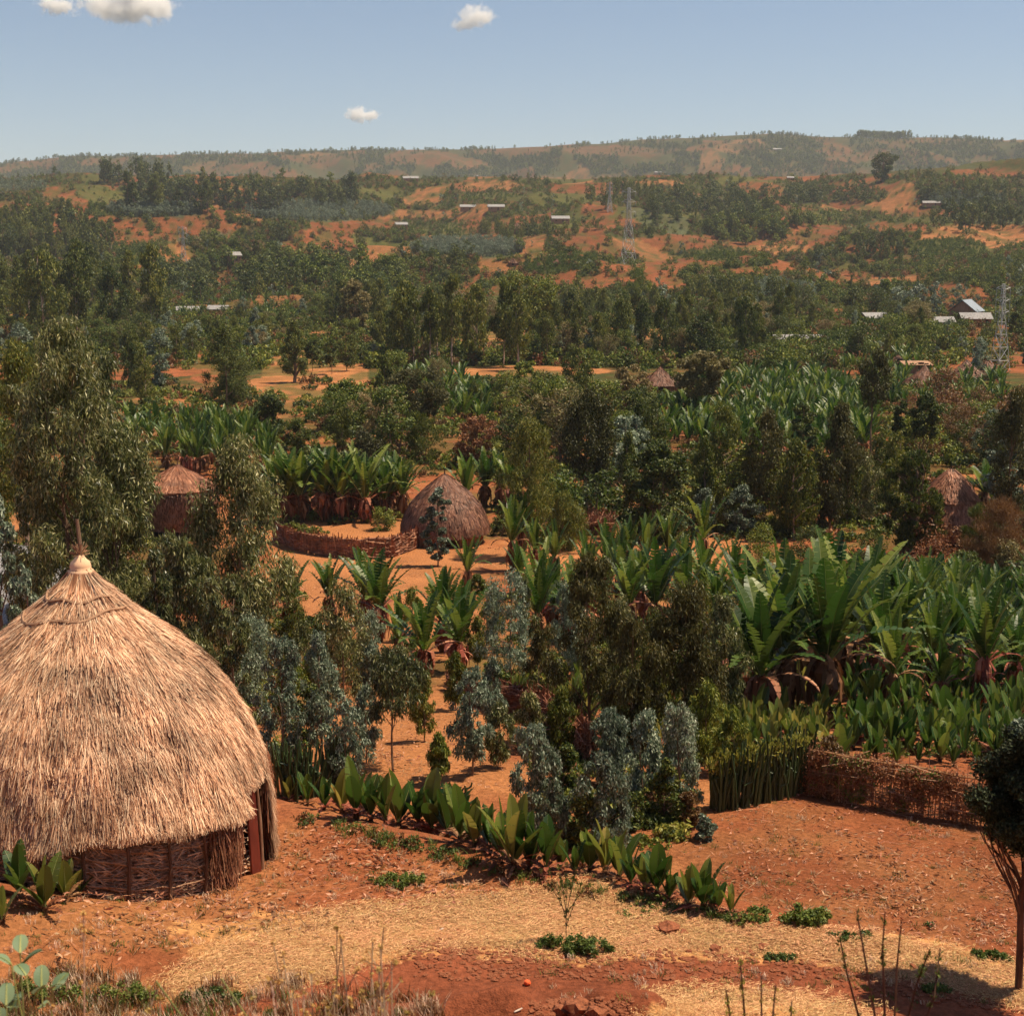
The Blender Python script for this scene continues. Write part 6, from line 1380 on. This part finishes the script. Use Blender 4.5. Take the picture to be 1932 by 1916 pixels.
def herb_mesh(nm, n, r, h, L, W, mat, nc=14):
    mb = MB(); a = rng.random(nc) * 6.28; q = np.sqrt(rng.random(nc)) * r; C = np.stack([q * np.cos(a), q * np.sin(a), h * rng.uniform(.3, .9, nc) * (1 - .5 * q / r)], 1)
    mb.quads(leafcloud(C, np.full(nc, r * .28), n, L, W, 'rand', .2)); return mb.mesh(nm, mat)
M['litter'] = leaf_mat('pale_litter', [(.15, .06, .03), (.32, .15, .075), (.52, .30, .17)], trans=.05, rough=.8)
M['strawbit'] = leaf_mat('straw_bit', [(.34, .16, .065), (.58, .31, .13), (.76, .50, .24)], trans=.05, rough=.7, objvar=.15)
def bits(nm, n, L, W, mat, R_=.5, up=.35):
    mb = MB(); P_ = np.stack([rng.uniform(-R_, R_, n), rng.uniform(-R_, R_, n), rng.uniform(.004, .03, n)], 1); D = rng.normal(size=(n, 3)); D[:, 2] *= up * .3; D /= np.linalg.norm(D, axis=1)[:, None]
    Nn = rng.normal(size=(n, 3)) * up + np.array([0, 0, 1.]); mb.quads(leafquads(P_, D, Nn, L * rng.uniform(.4, 1.5, n), W * rng.uniform(.6, 1.3, n))); return mb.mesh(nm, mat)
def rock_mesh(nm, mat, n=10, lumps=.35):
    import bmesh
    bm = bmesh.new(); bmesh.ops.create_icosphere(bm, subdivisions=2, radius=1)
    for v in bm.verts:
        k = 1 + lumps * (rng.random() - .5); v.co *= k; v.co.z *= .62
    me = bpy.data.meshes.new(nm); bm.to_mesh(me); bm.free(); me.materials.append(mat); return me
M['clod'] = wood_mat('dug_soil', (.10, .035, .018), (.26, .09, .042), 6, rough=1.)

def area_pts(poly, n):
    xs = [p[0] for p in poly]; yy = [p[1] for p in poly]; qx = rng.uniform(min(xs), max(xs), n * 3); qy = rng.uniform(min(yy), max(yy), n * 3); k = inpoly(qx, qy, poly); qx, qy = qx[k][:n], qy[k][:n]
    x, y, z, d = hit(qx, qy); k = np.isfinite(x); return np.stack([x[k], y[k], z[k]], 1)
def stuff(name, pts, meshes, label, cat, s=(.7, 1.3), z=0):
    if isinstance(pts, list): pts = np.concatenate(pts)
    pts = pts.copy(); pts[:, 2] += z
    return gn_stuff(name, pts, rng.uniform(*s, len(pts)), rng.random(len(pts)) * 6.28, rng.integers(0, len(meshes), len(pts)), meshes, label, cat)
sb = [bits('straw_bits', 120, .10, .008, M['strawbit'], .35) for _ in range(3)]
STRAWP = [(380, 1800), (620, 1722), (900, 1690), (1100, 1665), (1400, 1742), (1700, 1775), (1990, 1840), (1990, 1905), (1700, 1838), (1500, 1795), (1130, 1800), (790, 1790), (520, 1860), (300, 1870)]
stuff('straw_litter', [area_pts(STRAWP, 1500), area_pts([(1180, 1916), (1300, 1868), (1500, 1880), (1700, 1930), (1200, 1980)], 260)], sb, 'threshed straw lying over the terrace in a golden band', 'straw', (.6, 1.2), .005)
lb = [bits('dead_leaves', 26, .10, .035, M['litter'], .5, .8) for _ in range(3)] + [bits('dead_stalks', 14, .26, .012, M['litter'], .6, .3) for _ in range(2)]
YARD = [(1230, 1600), (1350, 1520), (1500, 1495), (1620, 1520), (1860, 1570), (1990, 1600), (1990, 1830), (1932, 1810), (1560, 1745), (1380, 1690)]
HYARD = [(170, 1670), (520, 1560), (560, 1530), (760, 1590), (950, 1660), (1080, 1690), (800, 1725), (560, 1760), (300, 1800), (0, 1800), (0, 1700)]
stuff('leaf_litter', [area_pts(YARD, 200), area_pts(HYARD, 150), area_pts(B(560, 1330, 960, 1480), 160), area_pts(B(540, 1030, 960, 1120), 60)], lb, 'dead leaves and stalks strewn over the bare red yards', 'litter', (.6, 1.4), .01)
tg = [tuft_mesh('grass_tuft', 46, .17, .010, .10, M['weed']) for _ in range(3)]; td = [tuft_mesh('dry_tuft', 40, .17, .008, .12, M['drygrass']) for _ in range(2)]; tb = [tuft_mesh('brown_tuft', 40, .2, .012, .12, M['brown'])]
BANK = [(-40, 1850), (120, 1830), (330, 1862), (520, 1850), (640, 1850), (820, 1900), (860, 1960), (-40, 2100)]
stuff('bank_grass', [area_pts(BANK, 650)], td + tb + tb + td + tb + tg[:1], 'green, brown and dry grass on the bank at the bottom left', 'grass', (.5, 1.3))
stuff('yard_grass', [area_pts(HYARD, 260), area_pts(YARD, 200), area_pts(B(1020, 1810, 1932, 1900), 120)], [tuft_mesh('short_tuft', 26, .07, .008, .09, M['weed']), tuft_mesh('short_dry_tuft', 30, .08, .008, .1, M['drygrass'])], 'thin short grass on the yards', 'grass', (.5, 1.2))
stuff('row_undergrowth', [area_pts([(560, 1535), (800, 1590), (980, 1650), (1200, 1690), (1400, 1735), (1400, 1745), (1100, 1690), (900, 1640), (700, 1590), (560, 1555)], 420)], [herb_mesh('herbs', 160, .16, .16, .045, .03, M['weed']), tuft_mesh('tuft', 30, .2, .012, .1, M['weed']), herb_mesh('dead_herbs', 70, .16, .14, .07, .03, M['brown'])], 'green weeds and dead leaves along the foot of the terrace row', 'weeds', (.5, 1.1))
# weed patches one can point to
def patch(px, py, wpx, hpx, n, label, mat='weed', L=.05):
    x, y, z = hit1(px, py); dep = y * CP - z * SP; r = wpx * dep / FP; h = hpx * dep / FP * 1.05; mb = MB(); nc = 40; a = rng.random(nc) * 6.28; q = np.sqrt(rng.random(nc))
    C = np.stack([q * r * np.cos(a), q * r * .55 * np.sin(a), h * rng.uniform(.15, .9, nc) * (1 - .6 * q)], 1); C[:, 2] += hq(C[:, 0] + x, C[:, 1] + y) - z
    mb.quads(leafcloud(C, np.full(nc, max(.05, h * .25)), n, L, L * .6, 'rand', .2)); o = mb.build('weed_patch', M[mat], loc=(x, y, z)); tag(o, label, 'weeds')
patch(752, 1668, 52, 26, 1700, 'green weed patch on the red ground between hut and straw'); patch(1075, 1795, 78, 38, 3600, 'largest green weed patch above the dug soil mound'); patch(1520, 1738, 44, 42, 2600, 'leafy dark green weed clump at the edge of the red yard', L=.07)
patch(1872, 1808, 40, 18, 1500, 'low bright green weed patch near the black tree'); patch(1218, 1722, 60, 10, 900, 'thin creeping weeds on the straw below the terrace row'); patch(1410, 1738, 40, 14, 700, 'creeping weeds right of the last terrace row enset')
patch(1600, 1768, 44, 12, 700, 'creeping weeds in the straw right of the dark weed clump'); patch(1470, 1808, 30, 12, 500, 'small weed patch beside the soil lumps'); patch(1765, 1868, 30, 12, 450, 'small weed patch at the lower right on the soil'); patch(1752, 1745, 10, 6, 160, 'tiny weed left of the low bright green patch')
patch(870, 1575, 50, 26, 1800, 'bright weeds at the foot of the middle of the terrace row'); patch(1330, 1692, 18, 8, 200, 'tiny weed patch beside the right end of the terrace row'); patch(240, 1885, 60, 40, 1700, 'green weeds on the bank at the bottom left'); patch(395, 1890, 60, 30, 1500, 'green weeds on the bank right of the yellow stems'); patch(90, 1880, 60, 40, 1700, 'dark green weeds under the broadleaf plants')
patch(1432, 1720, 22, 14, 380, 'small bright weed patch at the yard edge'); patch(545, 1000, 40, 18, 1400, 'yellow green shrubs just behind the woven fence', mat='lime', L=.16); patch(590, 1006, 30, 14, 900, 'yellow green herbs at the woven fence foot', mat='lime', L=.16)
rocks = [rock_mesh('soil_clod', M['clod'], lumps=.7) for _ in range(4)]
for px, py, wp, l in [(1262, 1757, 24, 'largest dug soil lump lying on the straw'), (1290, 1762, 12, 'soil lump touching the largest one on the right'), (1240, 1755, 12, 'soil lump touching the largest one on the left'), (1350, 1792, 14, 'soil lump left of the small weed patch'), (1440, 1790, 14, 'soil lump above the small weed patch'), (1415, 1798, 9, 'little soil lump beside the weed patch'),
                      (1220, 1778, 10, 'soil lump between the weeds and the largest lump'), (1722, 1825, 9, 'lone dark soil lump on the straw at the right'), (1095, 1855 - 150, 8, 'small lump near the feathery sapling'), (1178, 1735, 7, 'small lump at the creeping weeds'), (866, 1757, 8, 'small dark lump at the left of the straw band'),
                      (1092, 1905, 30, 'dark dug soil lump, topmost of the heap at the bottom edge'), (1060, 1912, 22, 'dug soil lump at the left of the bottom heap'), (1125, 1914, 22, 'dug soil lump at the right of the bottom heap')]:
    x, y, z = hit1(px, py); dep = y * CP - z * SP; s = wp * dep / FP; o = obj('soil_clod', rocks[rng.integers(4)]); o.location = (x, y, z + s * .15); o.scale = (s, s * .8, s); o.rotation_euler = (0, 0, rng.random() * 6); tag(o, l, 'soil clod')
stuff('soil_crumbs', [area_pts([(780, 1800), (900, 1785), (1300, 1790), (1500, 1808), (1932, 1900), (1932, 1916), (1500, 1850), (1000, 1850), (780, 1850)], 900), area_pts(B(760, 1775, 900, 1810), 160), area_pts(B(1000, 1885, 1190, 1916), 260), area_pts(STRAWP, 160), area_pts(YARD, 120)], rocks, 'crumbs of dug red brown soil on the mound and around it', 'soil', (.012, .05), .004)
x, y, z = hit1(995, 1857)
M['redfruit'] = wood_mat('red_fruit', (.50, .05, .015), (.70, .14, .04), 9, rough=.5)
o = obj('fruit', rock_mesh('fruit', M['redfruit'], lumps=.25)); o.location = (x, y, z + .035); o.scale = (.05, .05, .065); tag(o, 'small orange red fruit lying on the dug soil', 'fruit')
M['white'] = wood_mat('white_scrap', (.7, .62, .5), (.85, .78, .68), 9)
for px, py, l in ((831, 1757, 'white curled scrap on the straw band'), (978, 1910, 'white scrap beside the heap at the bottom edge')):
    x, y, z = hit1(px, py); mb = MB(); mb.tube([(-.05, 0, .015), (0, .015, .03), (.05, .03, .05)], [.008, .012, .008], 5); tag(mb.build('paper_scrap', M['white'], loc=(x, y, z)), l, 'scrap')
# fallen stalks
for px, py, L_, a, l in ((465, 1600 - 8, .9, .2, 'fallen pale stalk before the hut doorway'), (1468, 1362, 1.6, .5, 'fallen pale enset trunk under the tall right grove')):
    x, y, z = hit1(px, py); mb = MB(); mb.tube([(-L_ / 2 * math.cos(a), -L_ / 2 * math.sin(a), .05), (0, 0, .08), (L_ / 2 * math.cos(a), L_ / 2 * math.sin(a), .16)], [.02 * L_, .025 * L_, .015 * L_], 6); tag(mb.build('fallen_stalk', M['stick'], loc=(x, y, z)), l, 'stalk')
# green stems arching at the bottom left
for px, ty, l in ((300, 1850, 'arching pale green stem at the bottom left'), (420, 1845, 'second arching green stem right of the first')):
    x, y, z = bank(px, 8.2); H = height_for(x, y, z, ty); mb = MB(); mb.tube([(-.35, 0, H * .2), (-.15, 0, H * .8), (0.05, 0, H), (.28, .05, H * .75), (.45, .05, H * .35)], [.009, .008, .007, .006, .004], 5); mb.tube([(-.35, 0, H * .22), (-.37, 0, -.05)], [.009, .01], 5); tag(mb.build('arching_stem', M['rib'], loc=(x, y, z)), l, 'stem')
# undergrowth between the ensets and trees
ug = [herb_mesh('undergrowth_clump', 240, .55, .5, .16, .08, M[k], 18) for k in ('mid', 'dark', 'lime', 'brown', 'mid', 'dark')]
UG = [area_pts(B(1330, 1230, 1990, 1430), 380), area_pts([(940, 1290), (1380, 1230), (1340, 1430), (1140, 1560), (990, 1440)], 230), area_pts(B(1600, 1060, 1990, 1280), 160), area_pts(B(960, 1110, 1400, 1300), 120), area_pts([(950, 1300), (1060, 1180), (1330, 1180), (1340, 1320)], 110),
      area_pts(B(420, 1120, 560, 1450), 110), area_pts(B(0, 900, 300, 1150), 200), area_pts(B(1160, 860, 1700, 1020), 380), area_pts(B(560, 720, 1240, 900), 420), area_pts(B(1640, 740, 1990, 1010), 360), area_pts(B(940, 880, 1170, 1000), 100), area_pts(B(1200, 690, 1660, 870), 120), area_pts(B(-40, 640, 330, 860), 380), area_pts(B(330, 740, 560, 880), 120), area_pts(B(500, 850, 760, 990), 90), area_pts(B(1020, 1400, 1300, 1600), 130)]
pp = np.concatenate(UG); ss = rng.uniform(.5, 1.3, len(pp)) * np.clip(pp[:, 1] / 70., .6, 2.6)
gn_stuff('undergrowth', pp, ss, rng.random(len(pp)) * 6.28, rng.integers(0, 6, len(pp)), ug, 'green and dry undergrowth between the trees and enset plots', 'undergrowth')
# scrub over the hills
q = 60000; px = rng.uniform(-150, 2080, q); py = 330 + 390 * rng.random(q); x, y, z, d = hit(px, py); ok = np.isfinite(x) & (y > 260) & (y < 1800); x, y, z = x[ok], y[ok], z[ok]; _, vg, _ = cover(x, y, z)
k = rng.random(len(x)) < np.clip(vg * 1.1 - .05, .02, .85) * np.where((y < 900) & (x > -60), .8, 1.); x, y, z = x[k], y[k], z[k]
gn_stuff('hill_scrub', np.stack([x, y, z - .1], 1), rng.uniform(.3, 1.3, len(x)), rng.random(len(x)) * 6.28, rng.choice([7, 8, 7, 7, 9], len(x)), lowm, 'low scrub between the fields of the middle hills', 'scrub')

# ------------------------------------------------------------------ clouds
def cloud(px, py, wpx, hpx, label, blobs, seed, dist=9500, dens=.022, bias=-1.65):
    dx, dy, dz = ray(px, py); c = np.array([float(dx), float(dy), float(dz)]) * dist; W_ = wpx * dist / FP; H_ = hpx * dist / FP
    mb = MB(); mb.box((0, 0, 0), (W_ * 1.25, W_ * .8, H_ * 1.5)); m, nt, ns, L = newmat('cloud_vapour')
    tc = N(nt, 'ShaderNodeTexCoord'); dsum = None
    nz1 = N(nt, 'ShaderNodeTexNoise'); nz1.inputs['Scale'].default_value = 5.5 / W_; nz1.inputs['Detail'].default_value = 6; nz1.inputs['Roughness'].default_value = .62
    of = N(nt, 'ShaderNodeVectorMath', operation='ADD'); of.inputs[1].default_value = (seed * 131., seed * 57., 0); L.new(tc.outputs['Object'], of.inputs[0]); L.new(of.outputs[0], nz1.inputs[0])
    for (bx, bz, rx, rz) in blobs:
        s = N(nt, 'ShaderNodeVectorMath', operation='SUBTRACT'); s.inputs[1].default_value = (bx * W_, 0, bz * H_); L.new(tc.outputs['Object'], s.inputs[0])
        k = N(nt, 'ShaderNodeVectorMath', operation='MULTIPLY'); k.inputs[1].default_value = (1 / (rx * W_), 1 / (.30 * W_), 1 / (rz * H_)); L.new(s.outputs[0], k.inputs[0])
        l = N(nt, 'ShaderNodeVectorMath', operation='LENGTH'); L.new(k.outputs[0], l.inputs[0])
        if dsum is None: dsum = l.outputs['Value']
        else:
            mn = N(nt, 'ShaderNodeMath', operation='SMOOTH_MIN'); mn.inputs[2].default_value = .3; L.new(dsum, mn.inputs[0]); L.new(l.outputs['Value'], mn.inputs[1]); dsum = mn.outputs[0]
    a = N(nt, 'ShaderNodeMath', operation='MULTIPLY_ADD'); a.inputs[1].default_value = 3.3; a.inputs[2].default_value = bias; L.new(nz1.outputs[0], a.inputs[0])
    b = N(nt, 'ShaderNodeMath', operation='ADD'); L.new(dsum, b.inputs[0]); L.new(a.outputs[0], b.inputs[1])
    mr = N(nt, 'ShaderNodeMapRange'); mr.inputs['From Min'].default_value = 1.0; mr.inputs['From Max'].default_value = .45; mr.inputs['To Min'].default_value = 0; mr.inputs['To Max'].default_value = dens; L.new(b.outputs[0], mr.inputs[0])
    pv = N(nt, 'ShaderNodeVolumePrincipled'); pv.inputs['Color'].default_value = (1, .995, .99, 1); pv.inputs['Anisotropy'].default_value = .1; L.new(mr.outputs[0], pv.inputs['Density'])
    o_ = N(nt, 'ShaderNodeOutputMaterial'); L.new(pv.outputs[0], o_.inputs['Volume'])
    o = mb.build('cloud', m, loc=tuple(c)); tag(o, label, 'cloud'); return o
cloud(245, 12, 190, 78, 'largest puffy cloud cut by the top edge at the left', [(0, .05, .30, .42), (-.22, -.02, .25, .26), (.26, 0, .2, .3), (.05, .3, .2, .35)], 1)
cloud(108, 12, 70, 30, 'small ragged cloud just left of the largest cloud', [(0, 0, .45, .5)], 2, bias=-1.75, dens=.03)
cloud(895, 37, 98, 50, 'compact puffy cloud near the top centre', [(.02, .1, .28, .42), (-.22, -.2, .24, .2), (.22, .08, .2, .25)], 3)
cloud(684, 217, 62, 28, 'smallest cloud low in the sky above the ridge', [(-.15, 0, .34, .48), (.2, -.05, .3, .32)], 4, bias=-1.72, dens=.035)
